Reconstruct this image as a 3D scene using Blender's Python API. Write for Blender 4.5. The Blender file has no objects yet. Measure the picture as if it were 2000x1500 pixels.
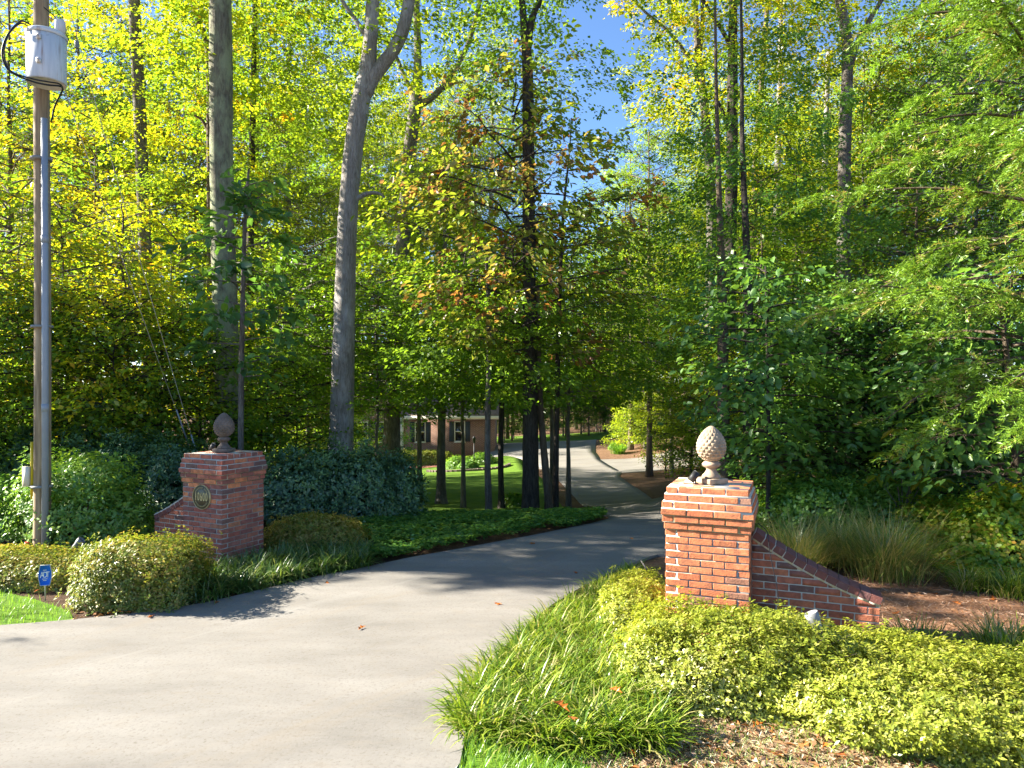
import bpy, bmesh, math, random
import numpy as np
from mathutils import Vector, Matrix

random.seed(7)
RNG = np.random.default_rng(7)
SC = bpy.context.scene
COL = SC.collection

# ------------------------------------------------------------------ camera, sky, sun, exposure
CAM_H, F = 2.26, 1390.0            # eye height; focal length in pixels of a 2000 px wide frame
cam = bpy.data.cameras.new('camera'); cam_o = bpy.data.objects.new('camera', cam); COL.objects.link(cam_o)
cam_o.location = (0, 0, CAM_H); cam_o.rotation_euler = (math.radians(90), 0, 0)
cam.sensor_width = 36.0; cam.lens = 36.0 * F / 2000.0
cam.clip_start = 0.05; cam.clip_end = 3000
SC.camera = cam_o

SUN_EL = math.radians(27)
SUN_H = Vector((-0.988, 0.155))     # horizontal direction towards the sun
w = bpy.data.worlds.new('World'); SC.world = w; w.use_nodes = True
nt = w.node_tree; nt.nodes.clear()
sky = nt.nodes.new('ShaderNodeTexSky'); sky.sky_type = 'NISHITA'; sky.sun_disc = False
sky.sun_elevation = SUN_EL
sky.sun_rotation = math.atan2(SUN_H.x, SUN_H.y)
sky.air_density = 1.0; sky.dust_density = 0.0; sky.ozone_density = 5.0; sky.altitude = 1500
bg = nt.nodes.new('ShaderNodeBackground'); bg.inputs[1].default_value = 0.060
wo = nt.nodes.new('ShaderNodeOutputWorld')
nt.links.new(sky.outputs[0], bg.inputs[0]); nt.links.new(bg.outputs[0], wo.inputs[0])
sl = bpy.data.lights.new('sun', 'SUN'); sl.energy = 5.0; sl.angle = math.radians(0.5); sl.color = (1.0, 0.93, 0.80)
so = bpy.data.objects.new('sun', sl); COL.objects.link(so)
sd = Vector((SUN_H.x * math.cos(SUN_EL), SUN_H.y * math.cos(SUN_EL), math.sin(SUN_EL)))
so.rotation_euler = sd.to_track_quat('Z', 'Y').to_euler()
so.location = sd * 60
SC.view_settings.view_transform = 'Standard'; SC.view_settings.look = 'None'
SC.view_settings.exposure = 2.5; SC.view_settings.gamma = 1.0
SC.view_settings.use_curve_mapping = False
SC.render.engine = 'CYCLES'
SC.cycles.use_denoising = True
SC.cycles.max_bounces = 7; SC.cycles.diffuse_bounces = 4; SC.cycles.glossy_bounces = 2
SC.cycles.transmission_bounces = 5; SC.cycles.transparent_max_bounces = 4
SC.cycles.sample_clamp_indirect = 8

# ------------------------------------------------------------------ small helpers
def P(px, py, D):
    return Vector(((px - 1000) / F * D, D, CAM_H - (py - 750) / F * D))
def G(px, py, z=0.0):              # point of the flat foreground seen at a pixel
    D = (CAM_H - z) * F / (py - 750)
    return ((px - 1000) / F * D, D)

def link(o):
    COL.objects.link(o); return o
def tag(o, label=None, cat=None, group=None, kind=None):
    if label: o['label'] = label
    if cat: o['category'] = cat
    if group: o['group'] = group
    if kind: o['kind'] = kind
    return o
def empty(name, loc=(0, 0, 0), rz=0.0, **k):
    o = bpy.data.objects.new(name, None); o.empty_display_size = 0.2
    o.location = loc; o.rotation_euler = (0, 0, rz); link(o); tag(o, **k); return o
def obj(name, me, parent=None, mat=None, loc=None, rot=None, **k):
    o = bpy.data.objects.new(name, me); link(o)
    if mat is not None:
        if len(me.materials) == 0: me.materials.append(mat)
        elif me.materials[0] is not mat:
            o.material_slots[0].link = 'OBJECT'; o.material_slots[0].material = mat
    if parent is not None: o.parent = parent
    if loc is not None: o.location = loc
    if rot is not None: o.rotation_euler = rot
    tag(o, **k); return o

class MB:
    """collects vertex blocks and faces and builds ONE mesh"""
    def __init__(s): s.v = []; s.q = []; s.t = []; s.n = 0; s.a = []; s.has = False
    def add(s, v, quads=None, tris=None, rnd=None):
        v = np.asarray(v, float).reshape(-1, 3)
        nq = nt_ = 0
        if quads is not None and len(quads):
            q = np.asarray(quads, int).reshape(-1, 4); s.q.append((q + s.n, rnd)); nq = len(q)
        if tris is not None and len(tris):
            t = np.asarray(tris, int).reshape(-1, 3); s.t.append((t + s.n, None))
        s.v.append(v); s.n += len(v)
    def mesh(s, name, mat=None, smooth=False):
        v = np.concatenate(s.v) if s.v else np.zeros((0, 3))
        q = np.concatenate([a for a, _ in s.q]) if s.q else np.zeros((0, 4), int)
        t = np.concatenate([a for a, _ in s.t]) if s.t else np.zeros((0, 3), int)
        me = bpy.data.meshes.new(name)
        me.vertices.add(len(v)); me.vertices.foreach_set('co', v.astype(np.float32).ravel())
        nl = q.size + t.size; me.loops.add(nl)
        me.loops.foreach_set('vertex_index', np.concatenate([q.ravel(), t.ravel()]).astype(np.int32))
        npol = len(q) + len(t); me.polygons.add(npol)
        st = np.concatenate([np.arange(len(q)) * 4, q.size + np.arange(len(t)) * 3]).astype(np.int32)
        me.polygons.foreach_set('loop_start', st)
        if smooth: me.polygons.foreach_set('use_smooth', np.ones(npol, bool))
        if any(r is not None for _, r in s.q):
            vals = np.concatenate([np.full(len(a), 0.5) if r is None else np.broadcast_to(np.asarray(r, float), (len(a),)) for a, r in s.q] + [np.full(len(t), 0.5)])
            at = me.attributes.new('rnd', 'FLOAT', 'FACE'); at.data.foreach_set('value', vals.astype(np.float32))
        me.update(calc_edges=True); me.validate()
        if mat is not None: me.materials.append(mat)
        return me
    # shapes
    def box(s, lo, hi, M_=None):
        x0, y0, z0 = lo; x1, y1, z1 = hi
        v = np.array([(x0,y0,z0),(x1,y0,z0),(x1,y1,z0),(x0,y1,z0),(x0,y0,z1),(x1,y0,z1),(x1,y1,z1),(x0,y1,z1)], float)
        if M_ is not None: v = v @ np.array(M_.to_3x3()).T + np.array(M_.translation)
        s.add(v, [(0,3,2,1),(4,5,6,7),(0,1,5,4),(1,2,6,5),(2,3,7,6),(3,0,4,7)]); return s
    def tube(s, pts, rad, n=8, cap=True, rough=0.0, seed=0, twist=None):
        pts = np.asarray(pts, float); K = len(pts); rad = np.broadcast_to(np.asarray(rad, float), (K,))
        T = np.gradient(pts, axis=0); T /= np.linalg.norm(T, axis=1)[:, None] + 1e-9
        ref = np.array([1., 0, 0]) if abs(T[0][0]) < 0.9 else np.array([0, 1., 0])
        U = np.zeros_like(pts); u = ref
        for i in range(K):
            u = u - T[i] * np.dot(u, T[i]); u = u / (np.linalg.norm(u) + 1e-9); U[i] = u
        V = np.cross(T, U); a = np.arange(n) / n * 2 * np.pi
        r = rad[:, None] * np.ones((1, n))
        if rough:
            g = np.random.default_rng(seed); ph = g.uniform(0, 6.28, 4)
            zz = np.linspace(0, 1, K)[:, None]
            r = r * (1 + rough * (np.sin(3 * a[None] + ph[0] + 5 * zz) * .5 + np.sin(5 * a[None] + ph[1] - 9 * zz) * .35 + np.sin(2 * a[None] + ph[2] + 23 * zz) * .35) + rough * .5 * g.normal(size=(K, n)))
        v = pts[:, None] + r[..., None] * (np.cos(a)[None, :, None] * U[:, None] + np.sin(a)[None, :, None] * V[:, None])
        i = np.arange(K - 1)[:, None] * n; j = np.arange(n)[None]; j2 = (j + 1) % n
        q = np.stack([i + j, i + j2, i + n + j2, i + n + j], -1).reshape(-1, 4)
        vv = v.reshape(-1, 3); tr = []
        if cap:
            vv = np.vstack([vv, pts[0], pts[-1]]); b = K * n
            tr = [(b, (k + 1) % n, k) for k in range(n)] + [(b + 1, (K - 1) * n + k, (K - 1) * n + (k + 1) % n) for k in range(n)]
        s.add(vv, q, tr); return s
    def lathe(s, prof, n=24, M_=None):
        prof = np.asarray(prof, float); K = len(prof); a = np.arange(n) / n * 2 * np.pi
        v = np.stack([prof[:, 0][:, None] * np.cos(a), prof[:, 0][:, None] * np.sin(a), prof[:, 1][:, None] * np.ones(n)], -1).reshape(-1, 3)
        if M_ is not None: v = v @ np.array(M_.to_3x3()).T + np.array(M_.translation)
        i = np.arange(K - 1)[:, None] * n; j = np.arange(n)[None]; j2 = (j + 1) % n
        s.add(v, np.stack([i + j, i + j2, i + n + j2, i + n + j], -1).reshape(-1, 4)); return s

def norm(a): return a / (np.linalg.norm(a, axis=-1, keepdims=True) + 1e-9)

def leaves(mb, pos, d, nrm, L, W, rnd, hexa=False, fold=0.18, droop=0.12):
    """leaf-shaped faces: base, sides and tip, folded a little along the midrib"""
    pos = np.asarray(pos, float); N = len(pos)
    L = np.broadcast_to(np.asarray(L, float), (N,))[:, None]; W = np.broadcast_to(np.asarray(W, float), (N,))[:, None]
    d = norm(d); sdv = norm(np.cross(d, nrm)); n = np.cross(sdv, d)
    tip = pos + d * L - n * L * droop
    if not hexa:
        a = pos + d * L * .45 + sdv * W * .5 + n * W * fold
        b = pos + d * L * .45 - sdv * W * .5 + n * W * fold
        v = np.stack([pos, a, tip, b], 1).reshape(-1, 3)
        q = np.arange(N)[:, None] * 4 + np.array([0, 1, 2, 3])[None]
        mb.add(v, q, rnd=rnd)
    else:
        a1 = pos + d * L * .22 + sdv * W * .38 + n * W * fold * .8; a2 = pos + d * L * .62 + sdv * W * .5 + n * (W * fold - L * droop * .3)
        b1 = pos + d * L * .22 - sdv * W * .38 + n * W * fold * .8; b2 = pos + d * L * .62 - sdv * W * .5 + n * (W * fold - L * droop * .3)
        v = np.stack([pos, a1, a2, tip, b2, b1], 1).reshape(-1, 3)
        k = np.arange(N)[:, None] * 6
        q = np.concatenate([k + np.array([0, 1, 2, 3])[None], k + np.array([0, 3, 4, 5])[None]])
        mb.add(v, q, rnd=np.concatenate([np.broadcast_to(rnd, (N,))] * 2))

def blades(mb, base, az, lean, L, W, arch, rnd, nseg=4):
    """arching strap leaves: lean = start angle from vertical, arch = how far it bends over"""
    N = len(base); az = np.asarray(az); h = np.stack([np.cos(az), np.sin(az), np.zeros(N)], 1); sd_ = np.stack([-np.sin(az), np.cos(az), np.zeros(N)], 1)
    L = np.broadcast_to(L, (N,)); W = np.broadcast_to(W, (N,)); lean = np.broadcast_to(lean, (N,)); arch = np.broadcast_to(arch, (N,))
    p = np.asarray(base, float).copy(); V = []
    ang = lean.copy()
    for k in range(nseg + 1):
        wk = W * (1.0, .95, .85, .62, .12, .1)[min(k, 5)] if nseg >= 4 else W * (1 - .9 * (k / nseg) ** 2)
        V.append(p - sd_ * wk[:, None] * .5); V.append(p + sd_ * wk[:, None] * .5)
        p = p + (h * np.sin(ang)[:, None] + np.array([0, 0, 1.]) * np.cos(ang)[:, None]) * (L / nseg)[:, None]
        ang = ang + arch / nseg
    m = 2 * (nseg + 1); v = np.stack(V, 1).reshape(-1, 3); k0 = np.arange(N)[:, None] * m
    q = np.concatenate([k0 + np.array([2 * i, 2 * i + 1, 2 * i + 3, 2 * i + 2])[None] for i in range(nseg)])
    mb.add(v, q, rnd=np.concatenate([np.broadcast_to(rnd, (N,))] * nseg))

def in_poly(x, y, poly):
    x = np.asarray(x); y = np.asarray(y); ins = np.zeros(x.shape, bool); n = len(poly)
    for i in range(n):
        x0, y0 = poly[i]; x1, y1 = poly[(i + 1) % n]
        c = ((y0 > y) != (y1 > y)); xi = (x1 - x0) * (y - y0) / ((y1 - y0) if y1 != y0 else 1e-9) + x0
        ins ^= c & (x < xi)
    return ins
def scatter(poly, n, g=RNG):
    p = np.array(poly); lo, hi = p.min(0), p.max(0); out = np.zeros((0, 2))
    while len(out) < n:
        c = g.uniform(lo, hi, (n * 2, 2)); out = np.vstack([out, c[in_poly(c[:, 0], c[:, 1], poly)]])
    return out[:n]

# ------------------------------------------------------------------ materials
def mat(name):
    m = bpy.data.materials.new(name); m.use_nodes = True; t = m.node_tree
    return m, t, t.nodes['Principled BSDF']
def N_(t, kind, **k):
    n = t.nodes.new(kind)
    for a, b in k.items(): setattr(n, a, b)
    return n
def ramp(t, fac, stops, interp='LINEAR'):
    r = t.nodes.new('ShaderNodeValToRGB'); cr = r.color_ramp; cr.interpolation = interp
    while len(cr.elements) < len(stops): cr.elements.new(0.5)
    for e, (p, c) in zip(cr.elements, stops): e.position = p; e.color = (*c, 1)
    if fac is not None: t.links.new(fac, r.inputs[0])
    return r.outputs[0]
def noise(t, scale, detail=4, rough=.6, vec=None, coord='Object', stretch=None, dist=0.0):
    n = t.nodes.new('ShaderNodeTexNoise'); n.inputs['Scale'].default_value = scale; n.inputs['Detail'].default_value = detail
    n.inputs['Roughness'].default_value = rough; n.inputs['Distortion'].default_value = dist
    if vec is None:
        tc = t.nodes.new('ShaderNodeTexCoord'); vec = tc.outputs[coord]
    if stretch:
        mp = t.nodes.new('ShaderNodeMapping'); mp.inputs['Scale'].default_value = stretch; t.links.new(vec, mp.inputs[0]); vec = mp.outputs[0]
    t.links.new(vec, n.inputs['Vector']); return n.outputs['Fac']
def mixc(t, fac, a, b, mode='MIX'):
    m = t.nodes.new('ShaderNodeMix'); m.data_type = 'RGBA'; m.blend_type = mode
    for s, v in ((m.inputs[0], fac), (m.inputs[6], a), (m.inputs[7], b)):
        if isinstance(v, (int, float)): s.default_value = v
        elif isinstance(v, tuple): s.default_value = (*v, 1)
        else: t.links.new(v, s)
    return m.outputs[2]
def bump(t, h, strength, dist, b):
    n = t.nodes.new('ShaderNodeBump'); n.inputs['Strength'].default_value = strength; n.inputs['Distance'].default_value = dist
    t.links.new(h, n.inputs['Height']); t.links.new(n.outputs[0], b.inputs['Normal'])
def plain(name, c, rough=.7, metal=0.0, var=.15, scale=12, spec=.3):
    m, t, b = mat(name); b.inputs['Roughness'].default_value = rough; b.inputs['Metallic'].default_value = metal
    b.inputs['Specular IOR Level'].default_value = spec
    f = noise(t, scale); lo = tuple(x * (1 - var) for x in c); hi = tuple(min(1, x * (1 + var)) for x in c)
    t.links.new(ramp(t, f, [(.3, lo), (.7, hi)]), b.inputs['Base Color']); return m

def leafmat(name, cols, trans=.5, tgain=1.9, gloss=.03, jitter=.16, tint=(1.05, 1.0, .5)):
    m = bpy.data.materials.new(name); m.use_nodes = True; t = m.node_tree; t.nodes.clear()
    at = N_(t, 'ShaderNodeAttribute', attribute_name='rnd'); oi = N_(t, 'ShaderNodeObjectInfo')
    mu = N_(t, 'ShaderNodeMath', operation='MULTIPLY_ADD'); t.links.new(oi.outputs['Random'], mu.inputs[0]); mu.inputs[1].default_value = jitter
    sb = N_(t, 'ShaderNodeMath', operation='SUBTRACT'); t.links.new(at.outputs['Fac'], sb.inputs[0]); sb.inputs[1].default_value = jitter / 2
    t.links.new(sb.outputs[0], mu.inputs[2])
    k = len(cols); c = ramp(t, mu.outputs[0], [((i + .5) / k, cc) for i, cc in enumerate(cols)])
    df = N_(t, 'ShaderNodeBsdfDiffuse'); t.links.new(c, df.inputs[0])
    tr = N_(t, 'ShaderNodeBsdfTranslucent')
    t.links.new(mixc(t, 1.0, c, tuple(x * tgain for x in tint), 'MULTIPLY'), tr.inputs[0])
    m1 = N_(t, 'ShaderNodeMixShader'); m1.inputs[0].default_value = trans
    t.links.new(df.outputs[0], m1.inputs[1]); t.links.new(tr.outputs[0], m1.inputs[2])
    gl = N_(t, 'ShaderNodeBsdfGlossy'); gl.inputs['Roughness'].default_value = .38; gl.inputs[0].default_value = (1, 1, 1, 1)
    m2 = N_(t, 'ShaderNodeMixShader'); m2.inputs[0].default_value = gloss
    t.links.new(m1.outputs[0], m2.inputs[1]); t.links.new(gl.outputs[0], m2.inputs[2])
    o = N_(t, 'ShaderNodeOutputMaterial'); t.links.new(m2.outputs[0], o.inputs[0]); return m

DG, MG, YG, YL, GO, OR, RU = (.065,.135,.02), (.13,.235,.022), (.25,.33,.018), (.36,.34,.014), (.48,.32,.012), (.42,.15,.02), (.17,.065,.035)
LM = {
 'green': leafmat('leaf_green', [DG, MG, MG, (.11,.18,.02), YG]),
 'yellowgreen': leafmat('leaf_yellow_green', [MG, (.11,.18,.02), YG, YG, YL]),
 'gold': leafmat('leaf_gold', [(.08,.15,.016), MG, YG, YG, YL, YL, GO, (.42,.22,.02)]),
 'oak': leafmat('leaf_oak_autumn', [MG, (.11,.19,.02), (.15,.22,.02), (.19,.24,.03), (.22,.18,.05), (.19,.09,.05), (.36,.15,.03)]),
 'dark': leafmat('leaf_dark', [(0.0458,0.108,0.0374), (0.0728,0.166,0.0416), (0.114,0.229,0.0416), (0.187,0.312,0.0416)], trans=.35, gloss=.035),
 'holly': leafmat('leaf_holly', [(0.0324,0.0851,0.0527), (0.0527,0.121,0.0607), (0.077,0.162,0.0648), (0.151,0.254,0.0709)], trans=.2, gloss=.04),
 'euonymus': leafmat('leaf_euonymus', [(.06,.14,.03), (.10,.22,.035), (.16,.29,.04), (.25,.36,.05)], trans=.4, gloss=.035),
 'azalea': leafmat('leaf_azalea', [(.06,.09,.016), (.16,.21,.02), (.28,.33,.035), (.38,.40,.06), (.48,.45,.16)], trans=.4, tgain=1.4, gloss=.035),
 'azalea_dark': leafmat('leaf_azalea_brownish', [(0.0931,0.116,0.031), (0.124,0.186,0.031), (0.217,0.265,0.031), (0.342,0.265,0.0776), (0.373,0.296,0.0776)], trans=.4, tgain=1.4, gloss=.03),  # browner leaf mix for the azaleas on the left
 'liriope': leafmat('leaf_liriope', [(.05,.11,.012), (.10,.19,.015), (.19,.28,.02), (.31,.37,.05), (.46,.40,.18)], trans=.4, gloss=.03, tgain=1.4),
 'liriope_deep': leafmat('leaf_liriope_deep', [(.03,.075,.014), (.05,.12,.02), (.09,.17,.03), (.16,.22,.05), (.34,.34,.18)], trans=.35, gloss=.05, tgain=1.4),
 'grass': leafmat('leaf_lawn_grass', [(0.0675,0.176,0.0162), (0.108,0.243,0.0203), (0.189,0.324,0.027)], trans=.4, gloss=.05),
 'fountain': leafmat('leaf_fountain_grass', [(0.105,0.195,0.03), (0.195,0.255,0.045), (0.36,0.33,0.09), (0.51,0.39,0.15)], trans=.35, gloss=.07, tgain=1.2),
 'cover': leafmat('leaf_ground_cover', [(0.0488,0.139,0.0325), (0.0731,0.188,0.039), (0.13,0.26,0.0488), (0.211,0.325,0.0488)], trans=.35, gloss=.035),
 'cedar': leafmat('leaf_cedar', [(.085,.17,.02), (.14,.26,.025), (.22,.36,.035), (.26,.36,.05), (.30,.22,.09)], trans=.35, tgain=1.3, gloss=.03),
 'pawpaw': leafmat('leaf_pawpaw', [(.16,.22,.02), (.24,.27,.02), (.33,.31,.025), (.36,.27,.04)], trans=.5),
 'vine': leafmat('leaf_vine', [(0.0897,0.194,0.0299), (0.149,0.284,0.0299), (0.254,0.359,0.0299), (0.389,0.374,0.0448), (0.419,0.254,0.0448)], trans=.45),
 'litter': leafmat('leaf_dead_litter', [(.14,.07,.035), (.24,.13,.07), (.34,.21,.13), (.46,.33,.24), (.28,.12,.04)], trans=.1, gloss=.03, tgain=1.0),
 'straw': leafmat('leaf_pale_straw', [(.22,.13,.06), (.36,.26,.13), (.48,.38,.22), (.56,.47,.32)], trans=.15, gloss=.03, tgain=1.0),
 'fallen': leafmat('leaf_fallen_orange', [(.45,.13,.02), (.40,.10,.03), (.36,.20,.08), (.30,.12,.05)], trans=.2, gloss=.04, jitter=1.0),
}
def bark(name, c1, c2, c3=None, lich=.55, sc=9.0):
    m, t, b = mat(name); b.inputs['Roughness'].default_value = .9; b.inputs['Specular IOR Level'].default_value = .15
    f = noise(t, sc * 1.5, 9, .78, stretch=(2.2, 2.2, .30), dist=.8); f2 = noise(t, 2.6, 7, .7, stretch=(1, 1, .5))
    c = ramp(t, f, [(.36, c1), (.60, c2)])
    if c3: c = mixc(t, ramp(t, f2, [(lich - .06, (0, 0, 0)), (lich + .08, (1, 1, 1))]), c, c3)
    t.links.new(c, b.inputs['Base Color']); bump(t, f, 1.0, .08, b); return m
BK = {
 'grey': bark('bark_grey', (.16,.14,.12), (.42,.385,.35), (.50,.475,.45)),
 'dark': bark('bark_dark', (.025,.02,.016), (.10,.085,.07)),
 'lichen': bark('bark_lichen', (.09,.08,.06), (.25,.235,.17), (.33,.36,.22), .48),
 'mid': bark('bark_mid', (.075,.063,.05), (.24,.21,.18), (.32,.30,.265), .58),
 'brown': bark('bark_brown', (.09,.065,.045), (.22,.17,.12)),
}
def brickmat(name, stops):
    m, t, b = mat(name); b.inputs['Roughness'].default_value = .88; b.inputs['Specular IOR Level'].default_value = .2
    oi = N_(t, 'ShaderNodeObjectInfo'); c = ramp(t, oi.outputs['Random'], stops, 'LINEAR')
    ad = N_(t, 'ShaderNodeVectorMath', operation='ADD'); tc = N_(t, 'ShaderNodeTexCoord'); t.links.new(tc.outputs['Object'], ad.inputs[0])
    sc_ = N_(t, 'ShaderNodeVectorMath', operation='SCALE'); t.links.new(oi.outputs['Location'], sc_.inputs[0]); sc_.inputs['Scale'].default_value = 7.3
    t.links.new(sc_.outputs[0], ad.inputs[1])
    f = noise(t, 16, 5, .65, vec=ad.outputs[0]); f2 = noise(t, 70, 3, .6, vec=ad.outputs[0])
    c = mixc(t, ramp(t, f, [(.35, (.55,.55,.55)), (.6, (0,0,0))]), c, (.10,.05,.04))
    c = mixc(t, ramp(t, f, [(.62, (0,0,0)), (.80, (.45,.45,.45))]), c, (.46,.40,.34))
    t.links.new(c, b.inputs['Base Color']); bump(t, f2, .6, .006, b); return m
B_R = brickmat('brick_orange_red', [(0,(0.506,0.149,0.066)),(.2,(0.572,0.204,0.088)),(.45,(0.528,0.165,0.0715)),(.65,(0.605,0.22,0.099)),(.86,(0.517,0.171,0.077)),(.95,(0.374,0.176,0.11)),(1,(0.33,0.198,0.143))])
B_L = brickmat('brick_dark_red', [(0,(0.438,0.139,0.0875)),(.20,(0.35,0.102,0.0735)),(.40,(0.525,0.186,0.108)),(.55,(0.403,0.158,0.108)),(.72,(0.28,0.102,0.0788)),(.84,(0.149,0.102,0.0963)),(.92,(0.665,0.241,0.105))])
B_W = brickmat('brick_wing_red', [(0,(0.421,0.141,0.078)),(.25,(0.359,0.112,0.0702)),(.5,(0.484,0.165,0.0858)),(.72,(0.39,0.124,0.078)),(.86,(0.156,0.0827,0.0702))])
B_C = brickmat('brick_coping_maroon', [(0,(0.18,0.066,0.054)),(.3,(0.156,0.066,0.06)),(.6,(0.216,0.072,0.054)),(.85,(0.168,0.078,0.072))])
MORTAR = plain('mortar_pale', (.50,.455,.37), .95, var=.16, scale=30)
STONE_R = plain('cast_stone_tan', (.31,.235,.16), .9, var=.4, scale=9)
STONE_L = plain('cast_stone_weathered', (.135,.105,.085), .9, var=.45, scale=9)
BRONZE = plain('plaque_bronze', (.14,.12,.075), .45, .5, var=.2)
GOLD = plain('plaque_gold', (.52,.43,.22), .4, .3, var=.1)
BLACKM = plain('black_metal', (.02,.02,.02), .5)
CREAM = plain('cream_paint', (.66,.60,.46), .6, var=.06)
GREYM = plain('grey_fitting', (.20,.205,.20), .5, var=.1)

def asphalt(name):
    m, t, b = mat(name); b.inputs['Roughness'].default_value = .92; b.inputs['Specular IOR Level'].default_value = .15
    f = noise(t, 42, 6, .85); f2 = noise(t, 1.1, 6, .65, stretch=(.5, 1.6, 1)); f3 = noise(t, 7, 6, .75, stretch=(.7, 1.6, 1))
    c = ramp(t, f2, [(.3, (.155,.145,.13)), (.55, (.205,.192,.172)), (.75, (.24,.226,.204))])
    c = mixc(t, ramp(t, f, [(.34, (.8,.8,.8)), (.47, (0,0,0))]), c, (.115,.098,.08))
    c = mixc(t, ramp(t, f, [(.60, (0,0,0)), (.75, (.5,.5,.5))]), c, (.33,.315,.29))
    c = mixc(t, ramp(t, f3, [(.52, (0,0,0)), (.72, (.42,.42,.42))]), c, (.20,.172,.135))
    tc = N_(t, 'ShaderNodeTexCoord'); mp = N_(t, 'ShaderNodeMapping'); mp.inputs['Rotation'].default_value = (0, 0, math.radians(-48)); t.links.new(tc.outputs['Object'], mp.inputs[0])
    mp2 = N_(t, 'ShaderNodeMapping'); mp2.inputs['Scale'].default_value = (.13, 1.3, 1); t.links.new(mp.outputs[0], mp2.inputs[0]); mp = mp2
    s1 = noise(t, 1.5, 7, .68, vec=mp.outputs[0], dist=.25); s2 = noise(t, 3.2, 6, .75)
    c = mixc(t, ramp(t, s1, [(.56, (0,0,0)), (.72, (.4,.4,.4))]), c, (.21,.17,.12))
    c = mixc(t, ramp(t, s1, [(.28, (.45,.45,.45)), (.42, (0,0,0))]), c, (.27,.26,.24))
    c = mixc(t, ramp(t, s2, [(.62, (0,0,0)), (.76, (.5,.5,.5))]), c, (.15,.13,.105))
    t.links.new(c, b.inputs['Base Color']); bump(t, f, .35, .008, b); return m
ASPH = asphalt('asphalt_worn')
def groundmat(name, stops, sc=6, bmp=.6):
    m, t, b = mat(name); b.inputs['Roughness'].default_value = .97; b.inputs['Specular IOR Level'].default_value = .1
    f = noise(t, sc, 8, .75); f2 = noise(t, sc * 9, 4, .7)
    mm = N_(t, 'ShaderNodeMath', operation='MULTIPLY_ADD'); t.links.new(f2, mm.inputs[0]); mm.inputs[1].default_value = .5
    hh = N_(t, 'ShaderNodeMath', operation='MULTIPLY'); t.links.new(f, hh.inputs[0]); hh.inputs[1].default_value = .5
    t.links.new(hh.outputs[0], mm.inputs[2])
    t.links.new(ramp(t, mm.outputs[0], stops), b.inputs['Base Color']); bump(t, mm.outputs[0], bmp, .05, b); return m
FLOOR = groundmat('forest_floor', [(.35,(.06,.035,.02)), (.5,(.15,.085,.05)), (.62,(.26,.16,.10)), (.75,(.34,.24,.16))], 5)
LAWN = groundmat('lawn_turf', [(.32,(.05,.11,.012)), (.5,(.10,.18,.018)), (.7,(.17,.24,.03))], 3)
SOIL = groundmat('pine_straw_mulch', [(.33,(.10,.05,.028)), (.5,(.25,.13,.075)), (.68,(.40,.25,.16))], 14)

# ------------------------------------------------------------------ terrain
CP = [(-14,13,0),(-6,12.5,0),(0,11.5,0),(2.6,11.2,0),(2.8,12.2,-.06),(6,12,.03),(12,13,.15),(20,13,.3)]
def cp(px, py, D): v = P(px, py, D); CP.append((v.x, v.y, v.z))
for a in [(1240,1005,15),(1155,991,21),(1290,988,21),(1112,960,28),(1248,957,28),(1087,934,33),(1210,932,33),(1065,917,37),(1235,924,36),
          (1040,904,41),(1170,898,41),(985,890,45),(1163,884,45),(960,882,50),(1163,871,50),(985,868,58),(1165,860,58),(1180,856,63),(1100,857,64),
          (1260,921,35),(1400,911,36),(1250,895,41),(1400,890,42),(1180,880,47),(1280,870,46),(1250,850,56),(1340,873,42),
          (640,904,50),(800,906,49),(930,902,48),(850,916,43),(1015,920,39),(862,985,24),(940,960,26),(900,1005,18.5),(980,992,19),(1000,1010,16.5),(955,1020,15.3),(1036,1022,15.5),(800,1000,18),(1100,1010,14),
          (1450,935,18),(1600,893,22),(1900,1010,12),(1750,880,32)]: cp(*a)
CP += [(-12,20,-.5),(-20,25,-.8),(-12,32,-2.0),(-26,45,-2.6),(-24,62,-3.2),(-6,66,-3.2),(-10,90,-3.0),(12,90,-1.8),(30,90,.5),(30,60,.6),(18,45,-.2),(30,30,.8),(-45,30,-1),(-45,90,-2.5),(45,30,1.2),(60,90,1.5),(0,120,-1.5),(-60,120,-2),(60,120,1),(-60,10,0),(60,10,.5)]
CPA = np.array(CP, float)
def _U(r2): return np.where(r2 > 1e-12, r2 * np.log(r2 + 1e-12), 0) * .5
_n = len(CPA); _K = _U(((CPA[:, None, :2] - CPA[None, :, :2]) ** 2).sum(-1)) + np.eye(_n) * .6
_P = np.hstack([np.ones((_n, 1)), CPA[:, :2]])
_S = np.linalg.solve(np.vstack([np.hstack([_K, _P]), np.hstack([_P.T, np.zeros((3, 3))])]), np.concatenate([CPA[:, 2], np.zeros(3)]))
def ZT(x, y):
    x = np.asarray(x, float); y = np.asarray(y, float); sh = np.broadcast(x, y).shape
    xx = np.clip(np.broadcast_to(x, sh).ravel(), -60, 60); yy = np.clip(np.broadcast_to(y, sh).ravel(), -20, 120)
    r2 = (xx[:, None] - CPA[None, :, 0]) ** 2 + (yy[:, None] - CPA[None, :, 1]) ** 2
    z = _U(r2) @ _S[:_n] + _S[_n] + _S[_n + 1] * xx + _S[_n + 2] * yy
    wgt = np.clip((yy - 10) / 3.0, 0, 1); wgt = wgt * wgt * (3 - 2 * wgt)
    return (z * wgt).reshape(sh)
def zt(x, y): return float(ZT(np.array([x]), np.array([y]))[0])

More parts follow.
